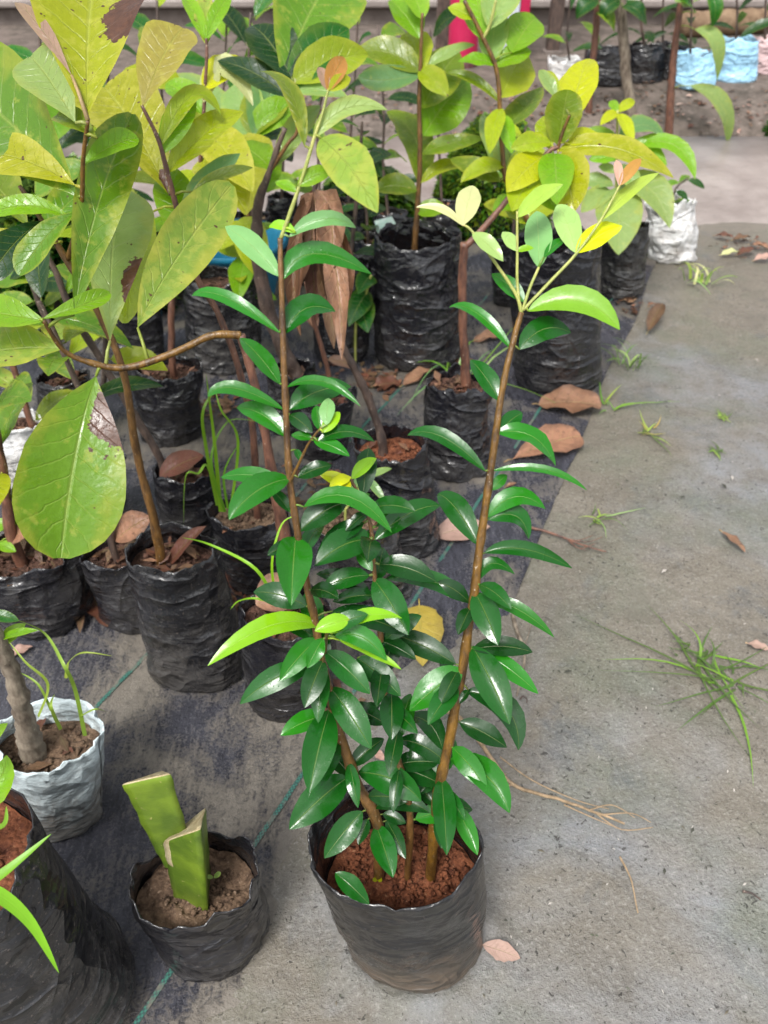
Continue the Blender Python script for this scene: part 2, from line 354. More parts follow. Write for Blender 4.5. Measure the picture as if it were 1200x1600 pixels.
def tube_into(vs, fs, pts, rad, sides=7, cap=True):
    k0 = len(vs); prev = None
    for i, p in enumerate(pts):
        T = (pts[min(i + 1, len(pts) - 1)] - pts[max(i - 1, 0)]).normalized()
        A = T.cross(Vector((.3, .9, .1))) if prev is None else prev.cross(T)
        A = (T.orthogonal() if A.length < 1e-5 else A).normalized()
        B = T.cross(A).normalized(); prev = B; A2 = A
        for s in range(sides):
            a = 2 * math.pi * s / sides; vs.append(p + (A2 * math.cos(a) + B * math.sin(a)) * rad[i])
    for i in range(len(pts) - 1):
        for s in range(sides):
            q = k0 + i * sides; s2 = (s + 1) % sides
            fs.append((q + s, q + s2, q + sides + s2, q + sides + s))
    if cap:
        fs.append(tuple(k0 + (len(pts) - 1) * sides + s for s in range(sides)))
        fs.append(tuple(k0 + s for s in reversed(range(sides))))
def spline(pts, n):
    """Catmull-Rom through (Vector, r)"""
    out = []
    for i in range(len(pts) - 1):
        p = [pts[max(i - 1, 0)], pts[i], pts[i + 1], pts[min(i + 2, len(pts) - 1)]]
        for k in range(n):
            t = k / n
            f = lambda a, b, c, d: .5 * (2 * b + (c - a) * t + (2 * a - 5 * b + 4 * c - d) * t * t + (3 * b - a - 3 * c + d) * t ** 3)
            out.append((Vector(f(p[0][0][x], p[1][0][x], p[2][0][x], p[3][0][x]) for x in range(3)), p[1][1] + (p[2][1] - p[1][1]) * t))
    out.append(pts[-1]); return out
def stem(name, parent, pts, mat, sides=9, n=7, rough=.12, node=.0):
    sp = spline(pts, n); ph = random.uniform(0, 99)
    sp = [(p + Vector(noise.noise_vector(p * 25)) * r * .25, r * (1 + rough * noise.noise(Vector((i * .7, ph, 0))) + (node if i % 5 == 0 else 0))) for i, (p, r) in enumerate(sp)]
    vs, fs = [], []
    tube_into(vs, fs, [p for p, r in sp], [r for p, r in sp], sides)
    o = mesh_obj(name, vs, fs, mat, parent); return o, sp
# ---------------------------------------------------------------- the ground
def gz(x, y):
    z = .010 * noise.noise(Vector((x * 1.6, y * 1.6, 3.1))) + .006 * noise.noise(Vector((x * 6, y * 6, 8.8)))
    if -1.4 < x < 1.8 and y < 3: z += .0035 * noise.noise(Vector((x * 19, y * 19, 1.7))) + .0018 * noise.noise(Vector((x * 47, y * 47, 5.7)))
    d = math.hypot(x - .047, (y - .455) / .78)
    if d < .25: z += .016 * math.exp(-((d - .105) / .022) ** 2) * (.7 + .9 * noise.noise(Vector((x * 22, y * 22, 4))))
    return z - .006
def axis(co0, a, b, st, co1): 
    n = int(round((b - a) / st)); return co0 + [a + (b - a) * i / n for i in range(n + 1)] + co1
def grid(name, xs, ys, zf, mat, tint=None, keep=None, **kw):
    vs = [Vector((x, y, zf(x, y))) for y in ys for x in xs]; nx = len(xs)
    fs = [(j * nx + i, j * nx + i + 1, (j + 1) * nx + i + 1, (j + 1) * nx + i) for j in range(len(ys) - 1) for i in range(nx - 1)
          if keep is None or keep(.5 * (xs[i] + xs[i + 1]), .5 * (ys[j] + ys[j + 1]))]
    tn = None if tint is None else [tint(v.x, v.y) for v in vs]
    return mesh_obj(name, vs, fs, mat, None, None, tn, **kw)
g = grid('ground', axis([-60, -30, -15, -8, -4, -2.4, -1.6], -1.2, 1.7, .014, [2, 2.6, 4, 8, 15, 30, 60]),
         axis([-20, -8, -3, -1, 0], .15, 2.3, .014, [2.36 + .06 * i for i in range(26)] + [4.2, 4.7, 6, 9, 15, 30, 80]), gz, M['ground'])
tag(g, kind='structure')
# weed mat: its long edge is straight and runs under the main pot
def edge_x(y): return .273 + (y - 1.133) * .44 + .02 * noise.noise(Vector((y * 2.2, 4, 0))) + .006 * noise.noise(Vector((y * 11, 4, 0)))
def matz(x, y):
    near = max(0, min(1, (1.2 - y) / .35)); m = max(0, 1 - (edge_x(y) - x) / .24) * near
    return gz(x, y) + .005 + .0025 * noise.noise(Vector((x * 12, y * 12, 9))) - m * .017 + m * .012 * noise.noise(Vector((x * 14, y * 14, 2)))
def mat_mesh():
    ys = [.02 + .02 * i for i in range(161)]; n = 96; vs, fs, tn = [], [], []
    for y in ys:
        x1 = min(edge_x(y), 1.1)
        for i in range(n + 1):
            x = -2.2 + (x1 + 2.2) * (1 - (1 - i / n) ** 1.6)
            d = x1 - x
            m = max(0, 1 - d / .42) * max(0, min(1, (1.1 - y) / .4)) * .55           # mud washed over the near edge
            vs.append(Vector((x, y, matz(x, y)))); tn.append((m,) * 3 + (1,))
    for j in range(len(ys) - 1):
        for i in range(n): q = j * (n + 1) + i; fs.append((q, q + 1, q + n + 2, q + n + 1))
    return mesh_obj('weed_mat', vs, fs, M['weedmat'], None, None, tn)
wm = tag(mat_mesh(), 'black woven weed mat with mud stains and green threads under the pots', 'weed mat', kind='structure')
for off in (-.045 + .04, -.51 + .04):
    vs, fs = [], []
    for i in range(130):
        y = .1 + i * .02; x = off + .51 * (y - 1.0) + .004 * noise.noise(Vector((y * 5, off, 0)))
        for s in (-1, 1):
            xx = x + s * .0042; vs.append(Vector((xx, y, matz(xx, y) + .0035 - .012 * max(0, noise.noise(Vector((y * 7, off * 9, 0))) + .15))))
    for i in range(129): fs.append((2 * i, 2 * i + 1, 2 * i + 3, 2 * i + 2))
    mesh_obj('marker_thread', vs, fs, M['thread'], wm)
# ---------------------------------------------------------------- background: path, bank, terrace, building
def strip(name, prof, x0, x1, n, mat, wob=.01, **kw):
    vs, fs = [], []; k = len(prof)
    for i in range(n + 1):
        x = x0 + (x1 - x0) * i / n
        for j, (y, z) in enumerate(prof):
            vs.append(Vector((x, y + wob * 2 * noise.noise(Vector((x * 1.3, j, 0))), z + wob * noise.noise(Vector((x * 2.3, j * 3, 5))))))
    for i in range(n):
        for j in range(k - 1): q = i * k + j; fs.append((q, q + k, q + k + 1, q + 1))
    return mesh_obj(name, vs, fs, mat, **kw)
tag(strip('path', [(3.25, -.03), (3.38, -.008), (3.5, .004), (3.62, .012), (3.8, .02), (4.2, .024), (4.74, .02), (4.76, -.03)], -6, 6, 160, M['concrete'], .02), kind='structure')
TZ = .17
prof = [(4.72, -.05), (4.8, .02)] + [(4.8 + .07 * i, .02 + (TZ - .02) * (i / 8) ** .8) for i in range(1, 9)] + [(5.6, TZ), (6.5, TZ), (8.3, TZ), (40, TZ)]
tag(strip('terrace', prof, -12, 12, 240, M['bank'], .02), kind='structure')
def box_into(vs, fs, x0, x1, y0, y1, z0, z1):
    k = len(vs); vs += [Vector((x, y, z)) for z in (z0, z1) for y in (y0, y1) for x in (x0, x1)]
    fs += [tuple(k + i for i in f) for f in ((0, 2, 3, 1), (4, 5, 7, 6), (0, 1, 5, 4), (2, 6, 7, 3), (0, 4, 6, 2), (1, 3, 7, 5))]
def bev(o, wdt=.01):
    m = o.modifiers.new('b', 'BEVEL'); m.width = wdt; m.segments = 2; return o
bd = empty('building', (0, 8, TZ), 'long plastered building with a low brown plinth behind the nursery', 'building')
def boxpart(name, dims, mat, parent, wd=.01):
    vs, fs = [], []; box_into(vs, fs, *dims); return bev(mesh_obj(name, vs, fs, mat, parent, smooth=False), wd)
boxpart('plinth', (-9, 9, 7.7, 10, TZ - .1, TZ + .13), M['plinth'], bd, .02)
boxpart('floor', (-9, 9, 7.62, 9.98, TZ + .13, TZ + .19), M['concrete'], bd, .015)
boxpart('wall', (-9, 9, 9.4, 9.6, TZ + .19, 3.2), M['plaster'], bd)
def round_part(name, x, y, z0, z1, r, mat, parent):
    vs, fs = [], []; tube_into(vs, fs, [Vector((x, y, z)) for z in (z0, z0 + .02, (z0 + z1) / 2, z1)], [r * 1.0, r, r, r], 20)
    return mesh_obj(name, vs, fs, mat, parent)
def gpos(px, py, z): p = PG(px, py, z); return p
p = gpos(722, 103, TZ); e = empty('post', (p.x, p.y, TZ), 'round magenta red post standing on the terrace', 'post')
round_part('shaft', p.x, p.y, TZ - .01, 2.6, .10, M['red'], e); round_part('base_collar', p.x, p.y, TZ - .02, TZ + .05, .1, M['plinth'], e)
p = gpos(790, 92, TZ); e = empty('post', (p.x, p.y, TZ), 'square bluish white post with a red side', 'post')
boxpart('shaft', (p.x - .07, p.x + .06, p.y - .06, p.y + .06, TZ - .01, 2.6), M['white'], e); boxpart('side_board', (p.x + .063, p.x + .13, p.y - .05, p.y + .05, TZ - .01, 2.6), M['red'], e)
boxpart('base_block', (p.x - .09, p.x + .09, p.y - .08, p.y + .08, TZ - .02, TZ + .03), M['concrete'], e)
for px, lab in ((862, 'thin dark timber post by the white and red post'), (690, 'thin dark timber post behind the magenta red post')):
    p = gpos(px, 82, TZ); e = empty('post', (p.x, p.y, TZ), lab, 'post')
    boxpart('shaft', (p.x - .045, p.x + .045, p.y - .045, p.y + .045, TZ - .01, 2.6), M['bark_dark'], e); boxpart('base_block', (p.x - .07, p.x + .07, p.y - .07, p.y + .07, TZ - .02, TZ + .02), M['plinth'], e)
p0, p1 = gpos(1060, 58, TZ), gpos(1190, 52, TZ)
vs, fs = [], []; n = 14
tube_into(vs, fs, [p0.lerp(p1, i / n) + Z * (.085 + .01 * noise.noise(Vector((i * .5, 0, 0)))) for i in range(n + 1)], [.09 * (1 + .12 * noise.noise(Vector((i * .6, 7, 0)))) for i in range(n + 1)], 12)
tag(mesh_obj('log', vs, fs, M['wood']), 'brown weathered log lying along the terrace near the building', 'log')
# ---------------------------------------------------------------- pots
def ring_r(a, f, seed, wr, rB, rT):
    ca, sa = math.cos(a), math.sin(a)
    r = rB + (rT - rB) * f
    m = 1 + .05 * noise.noise(Vector((ca * 1.2, sa * 1.2, f * 2 + seed))) + .03 * math.sin(math.pi * f)
    rd = (1 - abs(noise.noise(Vector((ca * 1.6, sa * 1.6, f * 8 + ca * 1.2 + seed * 3))))) ** 6 + .6 * (1 - abs(noise.noise(Vector((ca * 2.5 + f * 4, sa * 2.5, f * 15 + seed))))) ** 6
    m += wr * .06 * rd * max(0, 1.0 - f) ** 2.2 - .015 * wr + wr * .11 * noise.noise(Vector((ca * 1.0, sa * 1.0, f * 2.6 + seed * 5))) + wr * .05 * (.35 - (1 - abs(noise.noise(Vector((ca * 1.8 + f * 2.5, sa * 1.8 - f, f * 2 + seed * 7))))) ** 4)
    m += wr * .018 * noise.noise(Vector((ca * 3.5, sa * 3.5, f * 5 + seed * 2)))
    m += wr * .012 * (1 - abs(noise.noise(Vector((ca * 7 + f * 6, sa * 7, f * 5 + seed))))) ** 4
    if f > .8: m += (f - .8) / .2 * (.12 * wr * noise.noise(Vector((ca * 1.7, sa * 1.7, seed + 40))) + .05 * wr * (.5 - abs(noise.noise(Vector((ca * 5, sa * 5, seed + 20)))) * 2))
    if f < .09: m *= .80 + .20 * (1 - (1 - f / .09) ** 2) ** .5
    return r * m
def bag_mesh(parent, cb, ct, rB, rT, mat, seed, soil_d, soil_mat, wr=1., rimw=.10, na=64, nz=34, rings=9, lump=.006, name='grow_bag', sy=.76):
    H = (ct - cb).z; vs, fs, uv = [], [], []
    def rim_z(a): return rimw * rT * (noise.noise(Vector((math.cos(a) * 1.6, math.sin(a) * 1.6, seed + 77))) * 1.8 + 1.1 * (abs(noise.noise(Vector((math.cos(a) * 3, math.sin(a) * 3, seed + 7)))) * 2 - .5) + .3 * noise.noise(Vector((math.cos(a) * 9, math.sin(a) * 9, seed + 7))))
    def pt(a, f, dr=0.):
        c = cb.lerp(ct, f); r = ring_r(a, f, seed, wr, rB, rT) - dr
        return Vector((c.x + r * math.cos(a), c.y + sy * r * math.sin(a), c.z + rim_z(a) * max(0, (f - .6) / .4) ** 1.5))
    fl = [0, .012, .03, .06, .09] + [.09 + .91 * i / (nz - 4) for i in range(1, nz - 3)]
    fsoil = 1 - soil_d / H; inner = [(1.0, .002)] + [(1 - (1 - fsoil) * i / 4, .003) for i in range(1, 4)] + [(fsoil - .02, .003)]
    rows = [(f, 0.) for f in fl] + inner
    for k, (f, dr) in enumerate(rows):
        for i in range(na): vs.append(pt(2 * math.pi * i / na, f, dr)); uv.append((i / na, f))
    for k in range(len(rows) - 1):
        for i in range(na):
            j = (i + 1) % na; fs.append((k * na + i, k * na + j, (k + 1) * na + j, (k + 1) * na + i))
    vs.append(cb.copy()); uv.append((0, 0)); c0 = len(vs) - 1
    for i in range(na): fs.append((i, c0, (i + 1) % na))
    bag = mesh_obj(name, vs, fs, mat, parent, uv)
    cs = cb.lerp(ct, fsoil); sv, sf = [cs.copy()], []
    for k in range(1, rings + 1):
        for i in range(na):
            a = 2 * math.pi * i / na; q = pt(a, fsoil, .0045); v = cs.lerp(Vector((q.x, q.y, cs.z)), k / rings)
            e = min(1, (rings - k) / 2 + .35)
            v.z = cs.z + e * lump * (noise.noise(v * 30) * 1.2 + noise.noise(v * 75) * .9 + noise.noise(v * 180) * .5) - .25 * lump * (k / rings)
            sv.append(v)
    for i in range(na): sf.append((0, 1 + i, 1 + (i + 1) % na))
    for k in range(rings - 1):
        for i in range(na): j = (i + 1) % na; q = 1 + k * na; sf.append((q + i, q + na + i, q + na + j, q + j))
    mesh_obj('soil', sv, sf, soil_mat, parent)
    return cs
def crumbs(parent, c, r, n, mat, s0, s1, name='soil_crumbs'):
    vs, fs = [], []
    for i in range(n):
        a, q = random.uniform(0, 6.28), r * math.sqrt(random.random()); s = random.uniform(s0, s1) * random.uniform(.5, 1)
        o = Vector((c.x + q * math.cos(a), c.y + .74 * q * math.sin(a), c.z + .003)); k = len(vs)
        for d in ((1, 0, 0), (-1, 0, 0), (0, 1, 0), (0, -1, 0), (0, 0, 1), (0, 0, -1), (.6, .6, .5), (-.6, .5, .6), (.5, -.6, .55), (-.55, -.6, .5)):
            vs.append(o + Vector(d) * s * random.uniform(.7, 1.25))
        fs += [tuple(k + i for i in f) for f in ((0, 2, 6), (2, 4, 6), (4, 0, 6), (1, 4, 7), (4, 2, 7), (2, 1, 7), (0, 4, 8), (4, 3, 8), (3, 0, 8), (1, 3, 9), (3, 4, 9), (4, 1, 9), (0, 3, 5), (3, 1, 5), (1, 2, 5), (2, 0, 5))]
    return tag(mesh_obj(name, vs, fs, mat, parent), kind='stuff')
def pot_litter(parent, c, r, n):
    V, Fc, U, Tn = [], [], [], []
    for i in range(n):
        a, q = random.uniform(0, 6.28), r * math.sqrt(random.random()); b = random.uniform(0, 6.28); l = random.uniform(.01, .04)
        d = Vector((math.cos(b), math.sin(b), random.uniform(-.1, .5))); S = Vector((-d.y, d.x, random.uniform(-.4, .4))) * l * random.uniform(.12, .3)
        o = Vector((c.x + q * math.cos(a), c.y + .74 * q * math.sin(a), c.z + .006)); k = len(V); V += [o, o + d * l * .5 + S + Z * .004, o + d * l, o + d * l * .5 - S + Z * .003]; Fc.append((k, k + 1, k + 2, k + 3)); U += [(.5, 0), (1, .5), (.5, 1), (0, .5)]; Tn += [jit(C[random.choice('XXNNQ')], .3)] * 4
    return tag(mesh_obj('dry_litter', V, Fc, M['dry'], parent, U, Tn), kind='stuff')
class Plant:
    n = 0
    def __init__(s, label, base, rim, wB, wT, bag='bag', soil='soil_dark', soil_d=.05, group='saplings in black polythene grow bags', name='potted_sapling', cat='potted plant', z0=0., wr=1., rimw=.10, flip=0., **kw):
        Plant.n += 1
        cb = PG(*base, z0); cb.z = z0 + (gz(cb.x, cb.y) - .001 if z0 == 0 else -.012)
        ct = PY(rim[0], rim[1], cb.y + flip)
        s.e = empty(name, cb, label, cat, group)
        s.rB = wB * .5 * depth(cb) / F; s.rT = wT * .5 * depth(ct) / F; s.cb, s.ct = cb, ct
        s.cs = bag_mesh(s.e, cb, ct, s.rB, s.rT, M[bag], Plant.n * 3.17, soil_d, M[soil], wr, rimw, **kw)
        s.stems = []
        if name == 'potted_sapling' and z0 == 0:
            crumbs(s.e, s.cs, s.rT * .78, 70, M[soil], .003, .008); pot_litter(s.e, s.cs, s.rT * .72, 22 if soil == 'soil_dark' else 7)
    def stem(s, pts, Y1=0., mat='bark_red', Y0=None, rooted=True, name='stem', n=7, rough=.12, node=0., sides=9):
        """pts: photo pixels and diameter in pixels from the root up; Y1: how far the tip leans away"""
        if Y0 is None: Y0 = s.cs.y
        ln = [0]
        for a, b in zip(pts, pts[1:]): ln.append(ln[-1] + math.hypot(a[0] - b[0], a[1] - b[1]))
        P = []
        for (x, y, d), l in zip(pts, ln):
            p = PY(x, y, Y0 + Y1 * l / ln[-1]); P.append((p, max(.0009, d * .43 * depth(p) / F)))
        if rooted: P = [(Vector((P[0][0].x, P[0][0].y, min(s.cs.z, P[0][0].z) - .035)), P[0][1] * 1.1)] + P
        o, sp = stem(name, s.e, P, M[mat], sides, n, rough, node)
        s.stems.append((o, [(q, topx(q)) for q, r in sp])); return o
    def branch(s, pts, dY=0., **kw):
        """a stem that starts on an existing stem"""
        q, o = s.near(pts[0][0], pts[0][1]); return s.stem([pts[0]] + list(pts[1:]), dY, Y0=q.y, rooted=False, **kw)
    def near(s, x, y):
        best = None
        for o, sp in s.stems:
            for q, t in sp:
                d = math.hypot(t[0] - x, t[1] - y)
                if best is None or d < best[0]: best = (d, q, o)
        return best[1], best[2]
    def leaves(s, txt, mat='gloss', prof='ell', tilt=.45, cam=.5, fold=.22, wav=.05, big=False, maxw=.62, dD=0.):
        for line in txt.strip().split('\n'):
            for item in line.split(';'):
                tk = item.split()
                if not tk: continue
                bx, by, tx, ty, w_ = map(float, tk[:5]); col = jit(C[tk[5]]); pr, mid, face, cu, dz, pat = prof, None, cam, 0., None, None
                for k in tk[6:]:
                    if k.startswith('m='): mid = tuple(map(float, k[2:].split(',')))
                    elif k.startswith('p='): pr = k[2:]
                    elif k.startswith('c='): cu = float(k[2:])
                    elif k.startswith('z='): dz = float(k[2:])
                    elif k.startswith('b='): pat = tuple(map(float, k[2:].split(',')))
                    elif k == 'f': face = 1.
                    elif k == 'u': face = .15
                q, o = s.near(bx, by); D = depth(q) + dD
                b = PD(bx, by, D); Ls = math.hypot(bx - tx, by - ty) / F * D
                Dt = D + (dz * Ls if dz is not None else tilt * (by - ty) / F * D + random.uniform(-.22, .22) * Ls)
                t = PD(tx, ty, Dt); md = None
                if mid: md = PD(mid[0], mid[1], (D + Dt) / 2 - .06 * Ls)
                v = (CAM - (b + t) * .5).normalized(); T = (t - b).normalized()
                N = v * face + Z * (1 - face) + Vector([random.uniform(-.16, .16) for _ in range(3)])
                N = N - T * N.dot(T); N.normalize()
                W = w_ / F * (D + Dt) / 2 / max(.5, abs(N.dot(v))); W = min(W, maxw * (t - b).length) * (.84 if mat == 'gloss' else .84 if pr == 'obo' else .92)
                leaf('leaf', o, b, t, W, N, col, M[mat], pr, md, fold * random.uniform(.5, 1.7), wav * random.uniform(.6, 2.2), cu, q if (q - b).length < .1 else None,
                     .0022 if big else .0011, 14 if big else 10, 4 if big else 3, patch=pat)
    def auto(s, n, f0, f1, L, cols, mat='broad', prof='ell', ratio=.38, idx=-1, droop=.3, az=None):
        o, sp = s.stems[idx]
        for i in range(n):
            q = sp[min(len(sp) - 1, int((f0 + (f1 - f0) * (i + .5) / n) * (len(sp) - 1)))][0]
            a = (i * 2.4 + random.uniform(-.5, .5)) if az is None else random.uniform(*az)
            l = random.uniform(*L); d = Vector((math.cos(a), math.sin(a), random.uniform(-droop, .75))).normalized()
            b = q + d * l * .1; t = q + d * l - Z * l * .12; m = (b + t) * .5 + Z * l * .1
            N = (Z + Vector((0, -.5, 0)) + Vector([random.uniform(-.4, .4) for _ in range(3)])); N = (N - d * N.dot(d)).normalized()
            leaf('leaf', o, b, t, l * ratio * random.uniform(.85, 1.15), N, jit(C[random.choice(cols)], .22), M[mat], prof, m, .2, .06, 0, q, .0015, 8, 2)
# ================================================================ the main plant
mp = Plant('glossy dark green shrub with three stems in a mud splashed bag of red soil', (650, 1468), (617, 1314), 206, 268, 'bag_mud', 'soil_red', .10,
           group='potted plants standing in the open', name='potted_shrub', rimw=.05, wr=.55, na=96, rings=26, lump=.008)
mp.stem([(590, 1287, 21), (553, 1212, 20), (522, 1115, 18), (506, 1045, 16), (488, 950, 14), (466, 842, 13), (453, 745, 12.5), (445, 600, 12), (440, 450, 10), (438, 372, 9)], .17, 'stem_brown', node=.16)
L1 = len(mp.stems) - 1
mp.branch([(438, 375, 8), (470, 285, 7), (490, 218, 6.5), (503, 180, 5), (513, 140, 4)], .03, mat='stem_green')
mp.branch([(505, 1045, 9), (508, 1010, 7), (512, 985, 6)], -.05, mat='stem_golden')
mp.branch([(452, 756, 6), (470, 718, 5), (484, 690, 4.5), (502, 668, 4)], .0, mat='stem_golden')
mp.stem([(640, 1262, 13), (612, 1150, 12), (600, 1050, 11), (590, 950, 9), (583, 880, 8.5), (580, 825, 7.5), (566, 785, 6.5), (547, 748, 5.5)], .12, 'stem_brown', node=.16)
mp.stem([(682, 1262, 20), (690, 1215, 19), (712, 1110, 18), (738, 945, 16.5), (752, 840, 15), (767, 735, 13.5), (785, 610, 12), (803, 530, 11), (815, 488, 10)], .20, 'stem_golden', node=.16)
mp.branch([(815, 490, 7), (806, 460, 6.5), (770, 405, 6), (738, 362, 5), (726, 352, 4)], .03, mat='stem_green')
mp.branch([(813, 485, 6), (808, 440, 5.5), (808, 392, 5), (808, 330, 4)], .03, mat='stem_green')
mp.branch([(816, 486, 6), (828, 450, 5.5), (842, 418, 5)], .02, mat='stem_green')
mp.branch([(818, 484, 6.5), (860, 440, 6), (900, 397, 5.5), (938, 345, 5), (968, 290, 4)], .05, mat='stem_green')
mp.leaves('''
452 370 556 356 30 C m=505,342; 462 364 420 355 17 L m=440,352; 437 432 352 354 36 C; 443 436 580 428 42 B m=490,396; 437 520 300 462 24 B m=352,464
444 522 524 487 46 G m=478,482; 437 600 375 528 30 B; 448 605 563 635 18 B m=505,596; 453 640 548 604 46 G m=495,612; 443 640 325 620 27 B m=365,606
445 682 370 637 38 B m=410,648; 453 648 488 676 26 D; 452 748 358 812 54 B m=400,768; 440 752 345 746 30 B m=390,742; 453 800 425 765 22 G
468 830 541 786 52 D m=508,798; 475 792 612 832 34 B m=545,776; 462 840 455 946 70 B f p=ova; 458 850 418 868 24 D
497 690 585 690 26 G m=540,674; 490 688 546 713 26 B; 488 686 455 680 16 B; 505 676 531 644 26 L; 500 673 494 634 28 B; 510 664 513 622 28 C
466 746 518 727 36 D; 462 702 470 722 16 G; 550 748 588 716 26 L; 545 756 500 742 24 E; 545 750 530 784 28 E; 566 787 613 802 15 L; 548 745 515 760 20 E
582 845 492 884 58 G m=540,850; 585 843 688 790 44 G m=640,802; 580 936 494 897 32 D m=540,905; 558 862 582 892 26 B; 584 905 638 992 54 G f; 576 800 540 830 20 D
733 942 600 906 38 G m=668,906; 735 950 716 992 32 D; 586 930 520 940 30 D
500 978 325 1040 42 L m=420,978; 500 1002 432 964 32 G; 497 998 437 1064 44 B f; 505 998 480 1044 42 B f; 492 1040 375 1100 46 G m=430,1060; 496 990 480 924 46 B f
520 990 628 966 28 L m=570,962; 546 968 492 986 36 L f; 524 995 604 1032 40 B m=565,995; 530 1000 627 1046 20 L; 505 1032 476 1106 44 D f; 508 1018 578 1084 46 G
558 1028 626 1088 46 G; 520 955 640 992 42 D; 510 985 575 960 34 G; 590 1000 650 1030 30 D
516 1074 580 1170 56 G f; 514 1110 483 1238 62 G f; 530 1158 482 1246 44 G; 544 1214 452 1296 64 G f; 548 1197 600 1154 36 D; 560 1207 658 1252 60 G f m=615,1218
566 1268 507 1341 48 G f; 588 1290 614 1371 47 G f; 582 1262 671 1270 36 D m=628,1252; 604 1282 634 1342 28 D; 596 1292 590 1345 32 D; 598 1272 634 1286 24 D; 575 1280 560 1320 26 D
612 1082 612 1156 46 D f; 622 1140 608 1212 32 D f; 692 1172 633 1122 40 D m=668,1128; 702 1196 622 1157 38 D m=660,1165; 690 1226 618 1198 40 D; 680 1258 630 1204 40 D; 655 1240 690 1200 36 D
690 1216 698 1336 44 G f; 712 1258 746 1336 36 B f; 684 1272 690 1326 24 D; 704 1186 796 1270 54 B m=760,1212; 718 1128 792 1168 42 D; 728 1080 810 1172 50 D m=792,1108; 738 1010 796 1132 62 G f
745 1014 841 1084 34 B; 722 1046 640 1111 60 B f; 715 1048 688 1102 32 D; 732 1078 718 1100 26 D; 712 1038 604 988 44 D; 742 926 778 1008 50 G f; 748 936 866 996 28 B m=805,950
748 906 804 897 26 G m=768,880; 757 864 894 888 30 G m=820,858; 763 812 826 842 44 G m=806,806; 762 808 852 795 38 B m=805,776; 748 852 684 772 44 G m=712,794; 768 766 792 742 20 B
768 736 917 766 16 B m=850,733; 758 736 637 680 30 G m=690,682; 776 676 868 728 36 B m=832,682; 780 674 816 645 40 G; 780 626 735 562 36 G; 812 546 892 520 40 G m=850,514; 800 546 702 480 22 B m=745,489
825 486 968 515 50 M m=905,470; 820 472 768 428 28 B; 722 352 650 324 15 W m=690,326; 724 352 739 290 33 W; 738 364 786 408 28 P; 806 392 786 362 28 P; 808 392 834 388 16 L; 808 340 880 288 28 V
842 418 838 330 37 C; 850 402 884 372 14 B; 900 395 871 320 36 P; 900 395 972 353 38 E; 938 345 1030 270 20 V m=985,298; 968 290 1002 248 18 R; 968 290 963 250 14 K
''')
mp.leaves('''
490 216 605 172 34 P m=540,170; 502 216 590 332 54 V; 513 143 498 105 14 K; 513 143 538 90 26 R; 515 142 548 122 26 E; 465 290 521 268 30 L; 476 228 405 112 20 O m=452,140; 462 300 430 285 24 L
''', 'broad')
mp.leaves('524 1364 577 1413 36 G u', 'gloss', dD=-.085)
for ix, nn, f0, f1 in ((0, 12, .14, .6), (4, 20, .10, .9), (5, 11, .10, .5)):
    mp.auto(nn, f0, f1, (.045, .072), 'GDGDB', 'gloss', 'ell', .36, ix, .5)
# soil crumbs on the red soil
crumbs(mp.e, mp.cs, mp.rT * .82, 420, M['soil_red'], .002, .0065)
sd_ = PG(590, 1380, mp.cs.z); q = [Vector((sd_.x, sd_.y, mp.cs.z)), Vector((sd_.x, sd_.y, mp.cs.z + .012))]
for dx in (-.006, .006): leaf('seedling_leaf', mp.e, q[1], q[1] + Vector((dx, -.004, .004)), .006, Vector((0, -.5, 1)), C['E'], M['broad'], 'rnd', rows=5, cols=1, pet=q[0], petr=.0006)
# ================================================================ dragon fruit cutting
cp = Plant('pale green three sided cactus cutting in a short crumpled black bag', (328, 1462), (303, 1366), 168, 204, 'bag', 'soil_brown', .055, group='potted plants standing in the open', name='potted_cactus', rimw=.14, wr=1.3, rings=16, lump=.009)
def cactus(pts, parent, twist, slant, stripe):
    """three ribbed fleshy stem with a slanted dried cut"""
    vs, fs, fm = [], [], []; m = 30; ax = (pts[-1][0] - pts[0][0]).normalized()
    pts = pts[:-1] + [(pts[-1][0] - ax * .0025, pts[-1][1] * .97), (pts[-1][0], pts[-1][1] * .9), (pts[-1][0] - ax * .004, pts[-1][1] * .5)]; n = len(pts)
    A = ax.cross(Vector((0, 1, 0))).normalized(); B = ax.cross(A).normalized()
    for i, (p, r) in enumerate(pts):
        for k in range(m):
            a = 2 * math.pi * k / m; rib = abs(math.cos(1.5 * a)); ap = (math.degrees(a) + 60) % 120 - 60; rr = (.5 / math.cos(R(60 - abs(ap)))) ** 1.12 * (1 if abs(ap) > 7 else .93)
            rr *= 1 + rib ** 3 * .07 * noise.noise(Vector((i * .5, round(a / 2.0944) % 3 * 7, twist)))
            d = (A * math.cos(a + twist) + B * math.sin(a + twist)) * r * rr
            u = max(0, (i - (n - 9)) / 6); vs.append(p + d + ax * (d.x * slant[0] + d.y * slant[1]) * min(1, u))
    for i in range(n - 1):
        for k in range(m):
            j = (k + 1) % m; fs.append((i * m + k, i * m + j, (i + 1) * m + j, (i + 1) * m + k)); fm.append(1 if i >= n - 3 or (stripe and k in (0, m - 1) and i > n * .45) else 0)
    vs.append(sum((vs[(n - 1) * m + k] for k in range(m)), Vector()) / m)
    for k in range(m): fs.append(((n - 1) * m + k, (n - 1) * m + (k + 1) % m, len(vs) - 1)); fm.append(1)
    return mesh_obj('cactus_stem', vs, fs, None, parent, mats=[M['cactus'], M['cork']], fmat=fm)
def lerp_axis(a, b, r0, r1, n, bow=0.): return [(a.lerp(b, i / n) + RT * bow * math.sin(math.pi * i / n), r0 + (r1 - r0) * math.sin(math.pi * (.15 + .6 * i / n)) if False else r0 + (r1 - r0) * i / n) for i in range(n + 1)]
